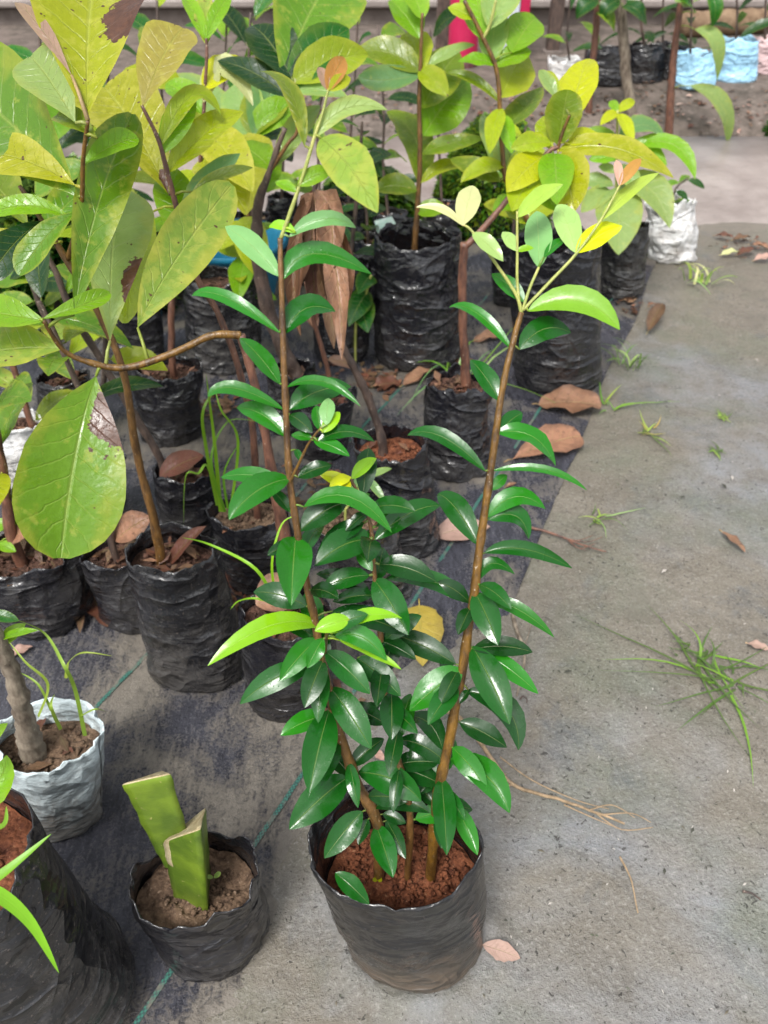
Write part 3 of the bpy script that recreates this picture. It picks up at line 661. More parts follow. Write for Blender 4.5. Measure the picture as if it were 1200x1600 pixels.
Yc = cp.cs.y
a0 = PY(308, 1405, Yc); a0.z = cp.cs.z - .03
cs1 = lerp_axis(a0, PY(296, 1290, Yc + .005), .034, .037, 16); cactus(cs1, cp.e, .12, (1.1, -.8), True)
cs2 = lerp_axis(PY(285, 1340, Yc + .014), PY(237, 1212, Yc + .024), .026, .036, 18); cactus(cs2, cp.e, .6, (.3, -1.1), False)
leaf('seedling_leaf', cp.e, PY(335, 1372, Yc), PY(345, 1363, Yc), .007, -FW, C['P'], M['broad'], 'rnd', rows=5, cols=1); leaf('seedling_leaf', cp.e, PY(333, 1372, Yc), PY(322, 1368, Yc), .007, -FW, C['P'], M['broad'], 'rnd', rows=5, cols=1)
crumbs(cp.e, cp.cs, cp.rT * .6, 90, M['soil_brown'], .002, .006)
# ================================================================ grass blades
def blades_into(vs, fs, uv, tn, root, n, L, wd, spread, col, rise=1.0, fan=None):
    for i in range(n):
        a = random.uniform(0, 6.28) if fan is None else random.uniform(*fan); l = random.uniform(*L); k0 = len(vs); sp_ = random.uniform(.25, 1) * spread
        h = Vector((math.cos(a), math.sin(a), 0)); S = Vector((-math.sin(a), math.cos(a), 0)); c = jit(C[random.choice(col)], .2)
        o = root + Vector((random.gauss(0, 1), random.gauss(0, 1), 0)) * min(.03, L[1] * .1) + h * random.uniform(0, .008); m = 7; bend = Vector((random.gauss(0, .3), random.gauss(0, .3), 0)); w0 = wd * random.uniform(.7, 1.2)
        for k in range(m + 1):
            s = k / m; p = o + h * l * (sp_ * s + .25 * s * s * sp_) + Z * l * rise * (s - (.55 + .5 * sp_) * s * s) * (1.15 - .5 * sp_) + bend * l * s * s
            ww = w0 * (1 - s ** 2.2) + .0002
            for e in (-1, 0, 1): vs.append(p + S * ww * e * .5 + Z * (abs(e) * w0 * .12)); uv.append((.5 + e * .5, s)); tn.append(c)
        for k in range(m):
            for e in (0, 1): q = k0 + k * 3 + e; fs.append((q, q + 1, q + 4, q + 3))
def blade_px(vs, fs, uv, tn, pts, wpx, col):
    """one blade through world points"""
    sp = spline([(p, 0) for p in pts], 6); k0 = len(vs); n = len(sp) - 1
    for i, (p, _) in enumerate(sp):
        T = (sp[min(i + 1, n)][0] - sp[max(i - 1, 0)][0]).normalized(); S = T.cross((CAM - p).normalized() + Z).normalized(); ww = wpx * depth(p) / F * (1 - (i / n) ** 2.5) + .0003
        for e in (-1, 0, 1): vs.append(p + S * ww * .5 * e + Z * abs(e) * ww * .15); uv.append((.5 + .5 * e, i / n)); tn.append(col)
    for i in range(n):
        for e in (0, 1): q = k0 + i * 3 + e; fs.append((q, q + 1, q + 4, q + 3))
def grass_part(parent, blades, Y, col='M', name='grass_blade', D=None):
    for pts, wpx in blades:
        vs, fs, uv, tn = [], [], [], []
        n = len(pts); blade_px(vs, fs, uv, tn, [PD(x, y, D + .01 * i) if D else PY(x, y, Y + .015 * i * random.uniform(-1, 1)) for i, (x, y) in enumerate(pts)], wpx * .75, jit(C[col], .2))
        mesh_obj(name, vs, fs, M['blade'], parent, uv, tn)
# ================================================================ big-leaved saplings on the mat
BG = 'saplings in black polythene grow bags'
# sapling whose reddish stem bends over, big leaf hanging from it
t1 = Plant('broad-leaved sapling with a bent red branch and one large hanging leaf', (452, 1085), (447, 952), 130, 150, 'bag', 'soil_dark', .03)
t1.stem([(446, 945, 24), (441, 830, 23), (424, 735, 20), (400, 610, 17), (377, 523, 15)], .04, 'bark_red', rough=.25)
t1.branch([(377, 524, 15), (330, 525, 13.5), (270, 551, 13), (205, 574, 13), (150, 569, 12), (100, 548, 9), (68, 500, 7)], -.06, mat='stem_golden', rough=.15)
t1.leaves('''
150 588 95 872 200 M p=obo z=-.1 f b=.1,.25,.16; 172 532 188 292 108 P p=obo b=.98,.32,.13; 116 492 206 178 84 M p=obo m=150,330 f; 215 512 362 288 92 V p=obo m=272,410 f; 98 546 -70 560 112 V m=20,545; 72 502 -90 478 62 L m=0,490; 62 500 172 458 34 L m=120,480
''', 'broad', 'obo', big=True, fold=.28, wav=.05, maxw=.7)
p8 = Plant('leggy yellow-leaved sapling in a bag with long grass growing beside it', (412, 905), (388, 793), 106, 124, 'bag', 'soil_brown', .03)
p8.stem([(400, 785, 14), (396, 680, 13), (380, 600, 12), (346, 500, 12), (308, 435, 11), (285, 360, 11), (268, 295, 10), (248, 220, 8), (222, 165, 6)], .10, 'bark_red', rough=.2)
p8.branch([(300, 420, 9), (230, 400, 9), (205, 415, 8)], -.03, mat='bark_red')
p8.leaves('''
222 168 286 44 76 T p=obo; 264 304 163 136 112 S p=obo b=.6,.02,.14; 240 330 196 505 62 Y p=obo; 262 270 380 175 44 Y; 250 230 345 180 30 Y m=300,150; 285 350 375 240 44 C; 300 300 395 262 20 O; 290 380 260 260 50 L; 255 240 305 150 40 L; 300 410 330 300 50 P
''', 'broad', big=True, maxw=.66)
grass_part(p8.e, [([(340, 790), (322, 700), (318, 640), (350, 605), (395, 625)], 7), ([(345, 800), (335, 690), (322, 585)], 8), ([(350, 800), (325, 730), (310, 740), (290, 745), (287, 820)], 6), ([(352, 800), (330, 720), (355, 660), (400, 658)], 5), ([(356, 795), (350, 740), (372, 695)], 5), ([(360, 800), (372, 690), (345, 640), (335, 600)], 6)], p8.cs.y - .03)
p6 = Plant('tall slim sapling with large wet green leaves in an upright grey-black bag', (312, 1040), (266, 853), 150, 142, 'bag_dusty', 'soil_dark', .04, rimw=.10)
p6.stem([(252, 880, 19), (241, 815, 17), (216, 720, 15), (203, 640, 14), (190, 570, 13), (150, 480, 14), (105, 408, 14), (66, 345, 9), (30, 290, 7)], .05, 'stem_brown', rough=.18)
p6.branch([(105, 408, 10), (126, 330, 9), (130, 250, 8), (137, 188, 7)], -.03, mat='stem_golden')
p6.leaves('''
122 308 -70 130 165 M p=obo f; 118 192 48 88 108 P p=obo f; 136 186 152 -45 132 S p=obo f b=.9,.50,.15; 112 118 28 4 24 K; 152 216 88 180 32 O; 118 290 -30 238 62 S; 112 345 -15 332 34 L m=55,322; 98 378 -35 396 54 S; 128 260 215 215 40 L; 120 330 30 430 50 M; 66 345 -20 440 60 D
''', 'broad', 'obo', big=True, maxw=.72)
leaf('dry_leaf', p6.e, PY(262, 885, p6.cs.y), PY(322, 822, p6.cs.y + .03), .03, Vector((0, -.4, 1)), jit(C['X']), M['dry'], fold=.5)
p18 = Plant('leaning brown-stemmed sapling in a bag littered with dry leaves', (300, 850), (288, 730), 90, 96, 'bag', 'soil_dark', .035, wr=1.5)
p18.stem([(252, 722, 15), (214, 655, 15), (173, 587, 14), (113, 487, 13), (80, 410, 11), (40, 350, 8)], .05, 'bark_dark', rough=.25)
p18.leaves('45 355 -40 260 60 O; 80 410 10 430 56 D; 60 380 130 300 50 M; 90 430 -20 440 60 M; 100 460 160 400 40 L', 'broad', 'obo', big=True)
leaf('dry_leaf', p18.e, PY(250, 745, p18.cs.y - .03), PY(318, 712, p18.cs.y), .055, Vector((0, -.6, 1)), jit(C['X']), M['dry'], fold=.4)
p7 = Plant('sapling stub in a bag tucked behind the upright grey-black bag', (215, 958), (183, 858), 110, 116, 'bag', 'soil_dark', .03)
p7.stem([(172, 835, 14), (170, 780, 13), (160, 690, 12), (120, 600, 11), (85, 520, 10), (60, 470, 8)], .08, 'bark_dark', rough=.2)
p7.auto(7, .6, 1, (.12, .18), 'MMOD')
leaf('dry_leaf', p7.e, PY(180, 845, p7.cs.y), PY(236, 808, p7.cs.y + .02), .06, Vector((0, -.5, 1)), jit(C['Q']), M['dry'], fold=.3)
p5 = Plant('sapling in a wide black bag with folded lower creases beside the woven sack', (66, 958), (44, 858), 140, 156, 'bag', 'soil_dark', .04, wr=1.6)
p5.stem([(18, 838, 22), (8, 760, 20), (-10, 660, 17), (-30, 520, 14)], .05, 'bark_red', rough=.2)
p5.auto(8, .4, 1, (.12, .18), 'MLOY')
p5.leaves('-5 850 25 862 30 L; -20 835 22 815 26 L; 10 830 45 800 10 L', 'broad')
leaf('dry_leaf', p5.e, PY(15, 845, p5.cs.y), PY(50, 822, p5.cs.y), .045, Vector((0, -.5, 1)), jit(C['Q']), M['dry'])
p27 = Plant('sapling in a low crumpled bag half hidden under the large hanging leaf', (140, 815), (146, 715), 92, 92, 'bag', 'soil_dark', .03, wr=1.5)
p27.stem([(150, 720, 11), (158, 640, 11), (164, 560, 10), (165, 470, 10), (160, 380, 8)], .05, 'bark_dark')
p27.auto(8, .6, 1, (.12, .2), 'MLVY')
p19 = Plant('sapling in a dark round bag behind the dirty white sack', (105, 690), (98, 588), 84, 82, 'bag', 'soil_dark', .03)
p19.stem([(130, 620, 13), (100, 560, 12), (60, 470, 11), (30, 390, 8)], .05, 'bark_dark'); p19.auto(8, .5, 1, (.14, .2), 'MDOY')
p19w = Plant('sapling in a dirty white plastic sack beside the dark round bag', (18, 745), (20, 655), 92, 92, 'bag_white', 'soil_dark', .03, wr=1.4)
p19w.stem([(75, 730, 13), (60, 700, 13), (30, 600, 12), (0, 520, 10)], .03, 'bark_red'); p19w.auto(5, .6, 1, (.12, .18), 'MOV')
p17 = Plant('sapling in a squat shiny black bag among the dark stems', (268, 682), (262, 572), 88, 104, 'bag', 'soil_dark', .03, wr=1.3)
p17.stem([(270, 575, 13), (268, 520, 12), (270, 450, 12), (290, 380, 10), (310, 280, 8), (322, 110, 6), (322, 60, 5)], .10, 'bark_red')
p17.leaves('322 62 284 -10 18 L; 322 62 362 -10 20 L; 322 70 320 -10 24 V; 318 140 385 95 42 E; 318 160 395 165 44 W m=350,105; 315 200 395 300 50 S; 312 250 385 330 64 S; 310 270 250 330 40 Y; 318 180 260 130 46 L', 'broad')
p25 = Plant('sapling with a dark stem in a bag behind the squat shiny bag', (215, 575), (205, 462), 84, 88, 'bag', 'soil_dark', .03)
p25.stem([(200, 480, 12), (190, 400, 12), (170, 300, 10), (160, 200, 8), (150, 110, 6)], .10, 'bark_dark'); p25.auto(10, .45, 1, (.16, .26), 'YLMSO', 'broad', 'obo', .42)
p20 = Plant('crooked thin sapling in a tall black bag behind the grassy bag', (352, 565), (345, 430), 112, 120, 'bag_dusty', 'soil_dark', .04)
p20.stem([(372, 450, 10), (378, 420, 9), (388, 350, 8), (380, 290, 7), (392, 240, 6), (395, 210, 5)], .06, 'stem_brown')
p20.leaves('''
395 250 255 120 36 P m=330,158; 394 222 368 130 52 P; 396 212 446 112 56 C f; 396 218 470 190 62 L m=430,178; 420 300 414 248 50 L f; 385 210 384 336 72 S f; 380 340 410 440 40 Y; 388 350 345 390 40 Y; 384 400 372 470 34 L; 395 215 440 135 50 O
''', 'broad', big=True, maxw=.7)
p20.auto(6, .1, .5, (.08, .13), 'LY')
p21 = Plant('thick dark-trunked sapling in a small bag with a torn folded rim', (458, 668), (455, 572), 76, 78, 'bag', 'soil_dark', .035, rimw=.2)
p21.stem([(462, 585, 26), (440, 540, 27), (415, 470, 27), (402, 390, 24), (404, 320, 18), (420, 270, 12), (445, 200, 9)], .03, 'bark_dark', rough=.3)
p21.branch([(420, 270, 8), (450, 225, 7), (465, 200, 6), (458, 130, 5)], .0, mat='stem_brown')
p21.leaves('440 130 525 -40 122 M p=obo f; 455 140 545 45 60 B; 458 130 575 85 62 Y; 462 130 500 95 40 W; 440 150 415 70 40 W; 450 150 340 95 40 D; 455 120 395 40 60 D; 460 140 545 155 30 P; 430 260 500 165 34 P; 425 265 370 225 40 L', 'broad', big=True, maxw=.7)
p22 = Plant('sapling in a plain dark bag behind the bunch of dry brown leaves', (532, 552), (538, 405), 84, 84, 'bag', 'soil_dark', .04)
p22.stem([(545, 420, 8), (550, 380, 8), (560, 280, 7), (566, 190, 5)], .05, 'bark_dark'); p22.auto(7, .4, 1, (.09, .15), 'DGM')
p23 = Plant('stub in a short bag with a pinched rim behind the red-soil bag', (500, 705), (515, 618), 78, 82, 'bag', 'soil_dark', .03, rimw=.2)
p23.stem([(520, 625, 10), (510, 570, 9), (490, 500, 8), (478, 440, 7)], .02, 'bark_red')
p23.auto(4, .5, 1, (.06, .09), 'NQ', 'dry')
p11 = Plant('brown-stemmed sapling hung with curled dry brown leaves in a bag of red soil', (633, 850), (608, 690), 106, 122, 'bag', 'soil_red', .03, wr=1.4)
p11.stem([(598, 698, 17), (586, 650, 16), (556, 580, 15), (535, 540, 14), (512, 470, 12), (492, 400, 10), (486, 330, 9), (500, 260, 8)], .02, 'bark_dark', rough=.3)
p11.leaves('''
490 296 470 525 54 N m=460,410 f z=-.05; 498 298 516 425 56 Q m=518,350 f z=-.15; 484 345 452 445 44 N f z=.1; 494 310 512 475 44 N f z=.12; 488 335 458 485 46 Q f z=.15; 496 325 534 562 50 Q m=526,430 f z=-.15; 504 355 522 545 46 N f z=-.02; 494 300 486 395 60 Q f z=.05; 486 370 494 505 34 X f z=.2; 508 335 542 475 40 Q m=537,400 f z=.05
''', 'dry', 'ell', fold=.75, wav=.35, tilt=.1, cam=.9)
p10 = Plant('young weeds and a clover in a torn black bag behind the glossy shrub', (590, 918), (550, 805), 112, 128, 'bag_dusty', 'soil_brown', .03, wr=1.2)
p10.stem([(540, 800, 5), (545, 790, 4), (560, 765, 4), (570, 745, 3)], .0, 'stem_green')
p10.leaves('572 748 612 732 12 P; 570 745 602 785 14 C; 545 790 578 772 16 B; 545 790 500 765 12 C; 540 800 480 780 8 C; 548 790 560 740 10 C', 'broad')
p9g = None
grass_part(t1.e, [([(432, 942), (425, 880), (440, 820), (465, 805)], 5), ([(430, 945), (400, 890), (330, 852), (285, 840)], 7), ([(436, 945), (445, 900), (470, 860)], 5), ([(420, 940), (395, 935), (372, 940), (360, 952)], 5)], t1.cs.y - .06, 'L')
leaf('dry_leaf', t1.e, PY(400, 945, t1.cs.y), PY(470, 915, t1.cs.y + .03), .07, Vector((0, -.5, 1)), jit(C['Q']), M['dry'])
p12 = Plant('bare red stem branching to a spotted yellow crown in a wrinkled bag', (712, 730), (714, 596), 104, 98, 'bag', 'soil_dark', .02, wr=1.9, rimw=.2)
p12.stem([(728, 610, 19), (724, 520, 17), (722, 440, 16), (726, 380, 15)], .02, 'bark_red', rough=.2)
p12.branch([(728, 385, 12), (765, 345, 11), (815, 285, 10), (855, 240, 9), (872, 230, 8)], .05, mat='bark_red')
p12.branch([(872, 232, 7), (880, 205, 6), (890, 180, 5)], .0, mat='stem_golden')
p12.leaves('''
872 226 887 140 72 O f p=rnd z=-.5; 888 192 917 92 42 E; 872 236 1052 278 40 S m=962,232; 872 242 898 330 72 S f; 862 224 798 232 28 Y; 858 232 848 182 30 Y; 890 226 935 208 32 E; 868 152 842 110 18 P; 872 150 848 112 16 Y; 852 244 792 300 42 E; 845 255 905 300 40 E; 838 265 800 330 44 Y; 865 240 870 320 40 L; 825 280 870 330 34 L
''', 'broad', big=True, maxw=.8)
p13 = Plant('yellow-olive sapling in a large smooth black bag beside the white tag', (650, 558), (655, 366), 130, 136, 'bag', 'soil_dark', .09, wr=.8, rimw=.08)
p13.stem([(647, 392, 11), (652, 330, 10), (656, 240, 9), (655, 160, 8), (657, 100, 7), (660, 20, 5)], .06, 'stem_brown')
p13.leaves('''
656 288 604 174 38 O m=648,215; 658 286 746 272 22 Y m=700,260; 652 298 586 298 44 O m=615,290; 652 320 632 300 40 P; 660 168 718 82 56 O f; 662 212 732 126 66 L f; 660 112 638 50 54 Y f; 656 112 552 84 46 O m=605,82; 660 240 756 216 26 O m=700,225
658 116 560 118 40 C m=600,125; 655 60 610 0 40 L; 660 110 742 70 18 P; 660 30 640 -20 36 L; 655 110 700 150 30 Y; 650 330 700 330 40 L
''', 'broad', big=True, maxw=.72)
p14 = Plant('tall lime green sapling in a large shiny black bag at the edge of the mat', (872, 592), (868, 370), 132, 138, 'bag', 'soil_dark', .10, wr=.8, rimw=.12)
p14.stem([(846, 415, 12), (832, 360, 11), (806, 310, 10), (788, 270, 9), (782, 180, 9), (776, 110, 8), (755, 60, 8), (725, 0, 7)], .10, 'stem_golden')
p14.branch([(755, 60, 7), (765, 40, 6), (775, 0, 5)], .0, mat='stem_green')
p14.leaves('''
756 62 738 -25 40 L; 765 45 800 -30 44 P; 766 102 776 15 36 P; 783 152 822 82 50 Y f; 800 82 838 28 40 L; 783 162 698 114 16 O m=740,125; 784 202 846 136 28 O m=820,170; 786 272 754 180 30 P; 787 272 792 210 30 P; 782 282 704 248 32 O m=740,262
790 272 852 234 32 Y; 800 292 832 240 44 E; 776 100 716 96 20 L; 776 105 830 80 26 L; 740 30 700 12 26 Y; 788 260 720 285 26 Y m=755,262; 830 350 870 300 44 Y; 828 350 790 330 44 Y; 810 315 770 330 30 L; 782 180 800 240 24 L; 780 170 765 240 22 Y
''', 'broad', big=True, maxw=.72)
leaf('dry_leaf', p14.e, PY(838, 425, p14.cs.y), PY(860, 408, p14.cs.y), .07, Vector((0, -.6, 1)), jit(C['X']), M['dry'])
p15 = Plant('pale green whorled sapling in a narrow creased bag beside the white bag', (972, 458), (976, 346), 64, 76, 'bag_dusty', 'soil_dark', .03, wr=1.8)
p15.stem([(965, 345, 6), (963, 300, 6), (964, 240, 5), (965, 172, 4)], .03, 'stem_green')
p15.leaves('''
964 292 966 398 58 P f; 968 290 1046 356 46 P m=1015,295; 955 298 908 332 44 P; 958 290 902 286 38 P; 965 176 938 196 13 E; 965 176 992 158 13 E; 966 178 988 228 15 E; 964 176 953 158 16 L; 968 212 1038 216 32 C m=1005,195; 966 220 913 204 18 L; 975 232 1086 280 26 L m=1050,225; 970 232 1042 258 44 L; 964 250 920 250 30 L; 962 260 1000 300 40 P; 962 270 935 260 40 P
''', 'broad', maxw=.6)
p16 = Plant('weeds in a white plastic bag standing beside the concrete path', (1047, 402), (1050, 312), 74, 80, 'bag_white', 'soil_brown', .03, wr=1.7, rimw=.2)
p16.stem([(1050, 310, 5), (1060, 290, 4), (1075, 278, 3)], .02, 'bark_dark'); p16.auto(6, .2, 1, (.06, .1), 'GMN')
p24 = Plant('dark-leaved seedling in a bag with a faded paper tag', (588, 482), (585, 372), 70, 74, 'bag', 'soil_dark', .03)
p24.stem([(575, 372, 5), (572, 330, 5), (566, 290, 4), (568, 250, 4)], .03, 'bark_dark'); p24.auto(9, .1, 1, (.1, .16), 'GDGM')
tg = [PY(585, 345, p24.cs.y - .07), PY(612, 338, p24.cs.y - .07), PY(626, 362, p24.cs.y - .08), PY(592, 376, p24.cs.y - .08)]
vs = tg + [v - Vector((0, -.002, .001)) for v in tg]
mesh_obj('paper_tag', vs, [(0, 1, 2, 3), (7, 6, 5, 4), (0, 4, 5, 1), (1, 5, 6, 2), (2, 6, 7, 3), (3, 7, 4, 0)], M['label'], p24.e, smooth=False)
# weed with a green stalk beside the dry leaves
wd = empty('weed', PG(555, 565), 'heart-leaved green weed growing between the black bags', 'weed')
o, sp = stem('stalk', wd, [(PG(555, 565) - Z * .01, .004), (PY(557, 500, 2.16), .004), (PY(572, 460, 2.14), .003), (PY(580, 430, 2.12), .003)], M['stem_green'])
for b_, t_, w_ in (((560, 470), (575, 520), .08), ((575, 455), (545, 510), .07), ((580, 430), (560, 460), .06)):
    leaf('leaf', o, PY(*b_, 2.15), PY(*t_, 2.05), w_, Vector((0, -.8, .6)), jit(C['G']), M['broad'], 'ova', pet=sp[-3][0])
# more saplings behind, seen between the yellow crowns
def far_sapling(label, base, rim, wB, wT, st, n, L, cols, Y1=.1, ratio=.36, bag='bag', soil='soil_dark', z0=0., f0=.35, mat='bark_dark', prof='ell', group=BG):
    p = Plant(label, base, rim, wB, wT, bag, soil, .03, group=group, na=40, nz=20, z0=z0)
    p.stem(st, Y1, mat, sides=7, n=5)
    if n: p.auto(n, f0, 1, L, cols, 'broad', prof, ratio)
    return p
far_sapling('dark slender sapling seen between the dry leaves and the olive sapling', (498, 440), (500, 345), 60, 60, [(500, 350, 7), (498, 260, 6), (497, 180, 5), (520, 90, 5)], 9, (.10, .18), 'DGM')
far_sapling('thin dark-leaved sapling behind the smooth black bag', (612, 420), (610, 330), 55, 55, [(606, 330, 6), (598, 250, 5), (600, 180, 5), (590, 40, 4)], 12, (.12, .2), 'DGDM')
far_sapling('sparse dark sapling close to the magenta red post', (690, 395), (690, 315), 50, 50, [(690, 320, 5), (684, 200, 5), (676, 110, 4), (672, 40, 3)], 6, (.12, .2), 'DGM')
far_sapling('leafy green sapling behind the pink leaf tip', (395, 420), (392, 335), 60, 60, [(395, 340, 7), (392, 220, 6), (388, 120, 5), (392, 20, 5)], 12, (.16, .26), 'GBDM')
far_sapling('bushy lime sapling at the back of the broad-leaved cluster', (270, 440), (265, 350), 60, 60, [(268, 350, 7), (262, 240, 6), (250, 120, 5), (245, 0, 5)], 12, (.18, .28), 'LMYB')
far_sapling('dark green sapling at the rear corner of the weed mat', (90, 430), (90, 340), 60, 60, [(90, 340, 7), (80, 240, 6), (70, 150, 5), (60, 40, 5)], 12, (.18, .28), 'GBMD')
far_sapling('yellowing sapling between the spotted crown and the lime sapling', (800, 470), (800, 380), 60, 60, [(800, 385, 6), (805, 330, 6), (815, 250, 5), (822, 190, 4)], 8, (.12, .18), 'YLM')
far_sapling('thin-leaved green sapling standing between the yellow leaves and the plinth', (440, 385), (440, 305), 50, 50, [(440, 310, 6), (445, 200, 5), (450, 90, 4), (452, -30, 4)], 16, (.10, .2), 'GMBLD', f0=.3)
far_sapling('airy lime sapling reaching over the path behind the heart leaves', (335, 395), (333, 312), 50, 50, [(335, 315, 6), (345, 200, 5), (352, 90, 4), (356, -30, 4)], 16, (.10, .2), 'LMGB', f0=.3)
far_sapling('small-leaved dark sapling in front of the corner bush', (170, 400), (168, 318), 50, 50, [(170, 320, 6), (165, 210, 5), (170, 100, 4), (175, -30, 4)], 16, (.12, .2), 'DGBM', f0=.3)
far_sapling('small-leaved olive sapling between the olive sapling and the dry leaves', (545, 395), (545, 312), 50, 50, [(545, 315, 6), (548, 210, 5), (556, 100, 4), (560, -30, 4)], 14, (.10, .18), 'DGMD', f0=.3)
# ================================================================ woven sack pot, large bag
sk = Plant('rough-barked caudex plant in a folded white woven sack', (80, 1262), (72, 1148), 150, 176, 'sack', 'soil_brown', .05, group='potted plants standing in the open', rimw=.12, wr=1.3, rings=14)
sk.stem([(50, 1165, 42), (36, 1110, 36), (20, 1060, 32), (-5, 1000, 30), (-30, 950, 26)], .0, 'bark_grey', rough=.4, n=9)
sk.leaves('0 1010 40 975 24 L; -5 1000 60 985 12 L; -20 960 30 970 20 B', 'broad')
grass_part(sk.e, [([(133, 1150), (118, 1080), (100, 1040), (70, 990), (22, 967)], 8), ([(103, 1060), (108, 1035), (130, 1020), (175, 1025)], 6), ([(60, 1120), (75, 1070), (40, 1035), (12, 1000)], 6), ([(95, 1140), (80, 1105), (85, 1085)], 7), ([(80, 1110), (60, 1070), (30, 1050)], 5), ([(125, 1120), (150, 1108), (172, 1115)], 4)], sk.cs.y - .02, 'V')
lb = Plant('very large dusty black bag of red soil with long grass blades', (28, 1560), (-150, 1345), 360, 400, 'bag_dusty', 'soil_red', .06, group='potted plants standing in the open', wr=.7, rimw=.05)
lb.stem([(-120, 1330, 40), (-130, 1150, 36), (-140, 900, 30)], .0, 'bark_grey')
lb.leaves('-60 1200 12 1130 30 L; -70 1260 10 1180 60 L m=-10,1230; -80 1300 8 1230 50 L', 'broad')
grass_part(lb.e, [([(-60, 1400), (-10, 1375), (30, 1345), (80, 1303)], 22), ([(-60, 1380), (0, 1400), (50, 1445), (92, 1520)], 30), ([(-40, 1300), (5, 1290), (10, 1260)], 12)], 0, 'L', D=.66)
# ================================================================ terrace bags
TG = 'bags along the terrace'
tb = [('leafless sapling in a grey-white bag on the terrace', (885, 138), (886, 92), 52, 58, 'bag_white', [(890, 95, 4), (886, 60, 4), (890, 10, 3), (892, -40, 3)]),
      ('tall sapling in a black bag beside the grey-white terrace bag', (945, 128), (948, 72), 70, 66, 'bag', [(930, 75, 6), (932, 30, 5), (936, -40, 5)]),
      ('bushy sapling in a black bag between two other black terrace bags', (1006, 125), (1010, 70), 58, 62, 'bag', [(1006, 70, 5), (1002, 30, 5), (1004, -40, 4)]),
      ('sapling in a black bag beside the pale blue terrace bags', (1048, 122), (1050, 68), 50, 50, 'bag', [(1036, 75, 4), (1036, 20, 4), (1038, -40, 3)]),
      ('sapling in a short pale blue bag on the terrace', (1085, 133), (1085, 82), 66, 70, 'bag_blue', [(1078, 82, 5), (1080, 40, 4), (1082, -40, 4)]),
      ('sapling in a taller bright blue bag on the terrace', (1146, 124), (1148, 62), 68, 76, 'bag_blue', [(1150, 62, 5), (1152, 20, 4), (1150, -40, 4)]),
      ('sapling in a pale pink bag at the end of the terrace row', (1192, 112), (1196, 58), 48, 56, 'bag_pink', [(1195, 60, 5), (1196, 20, 4), (1198, -40, 4)])]
for lab, ba, ri, wb, wt, bm, st in tb:
    p = far_sapling(lab, ba, ri, wb, wt, st, 6, (.14, .26), 'DDGM', 0., .24, bm, 'soil_dark', TZ, .3, group=TG)
# slim trunks rooted in the bank, with long drooping leaves
def trunk(label, pts, Y, mat, lv=''):
    b0 = PY(pts[0][0], pts[0][1], Y); e = empty('sapling', b0, label, 'sapling', 'slim saplings rooted by the bank')
    P = [(b0 - Z * .08, pts[0][2] * .5 * depth(b0) / F)] + [(PY(x, y, Y), d * .5 * depth(PY(x, y, Y)) / F) for x, y, d in pts]
    o, sp = stem('trunk', e, P, M[mat], 9, 6, .12)
    for l in lv.split(';'):
        t = l.split()
        if t:
            bx, by, tx, ty, ww, mx_, my_ = map(float, t[:7]); b = PY(bx, by, Y - .05); q = min(sp, key=lambda s: (s[0] - b).length)[0]
            leaf('leaf', o, b, PY(tx, ty, Y - .1), ww / F * depth(b), (-FW + Z * .4).normalized(), jit(C[t[7]]), M['broad'], 'lan', PY(mx_, my_, Y - .12), .2, .04, 0, q, .003)
    return e
trunk('brown slim sapling with two long drooping pale leaves beside the path', [(1044, 214, 13), (1048, 150, 12), (1054, 80, 11), (1062, 20, 10), (1070, -60, 9)], 4.78, 'bark_red', '1086 46 1120 126 32 1118 66 P;1078 134 1136 228 34 1128 164 P;1105 -10 1112 42 26 1118 10 B;1068 10 1085 -30 40 1070 -10 C;1085 20 1060 -10 30 1075 0 B')
trunk('pale mottled slim trunk in front of the black terrace bags', [(986, 172, 16), (978, 110, 16), (974, 50, 16), (968, -40, 15)], 5.0, 'bark_grey', '968 0 940 30 30 950 10 G;972 10 1010 40 30 995 15 G')
trunk('reddish brown slim trunk beside the grey-white terrace bag', [(919, 175, 12), (923, 120, 11), (930, 60, 11), (936, -40, 10)], 5.0, 'bark_red', '935 0 900 30 30 915 8 G;932 20 960 50 24 950 25 M')
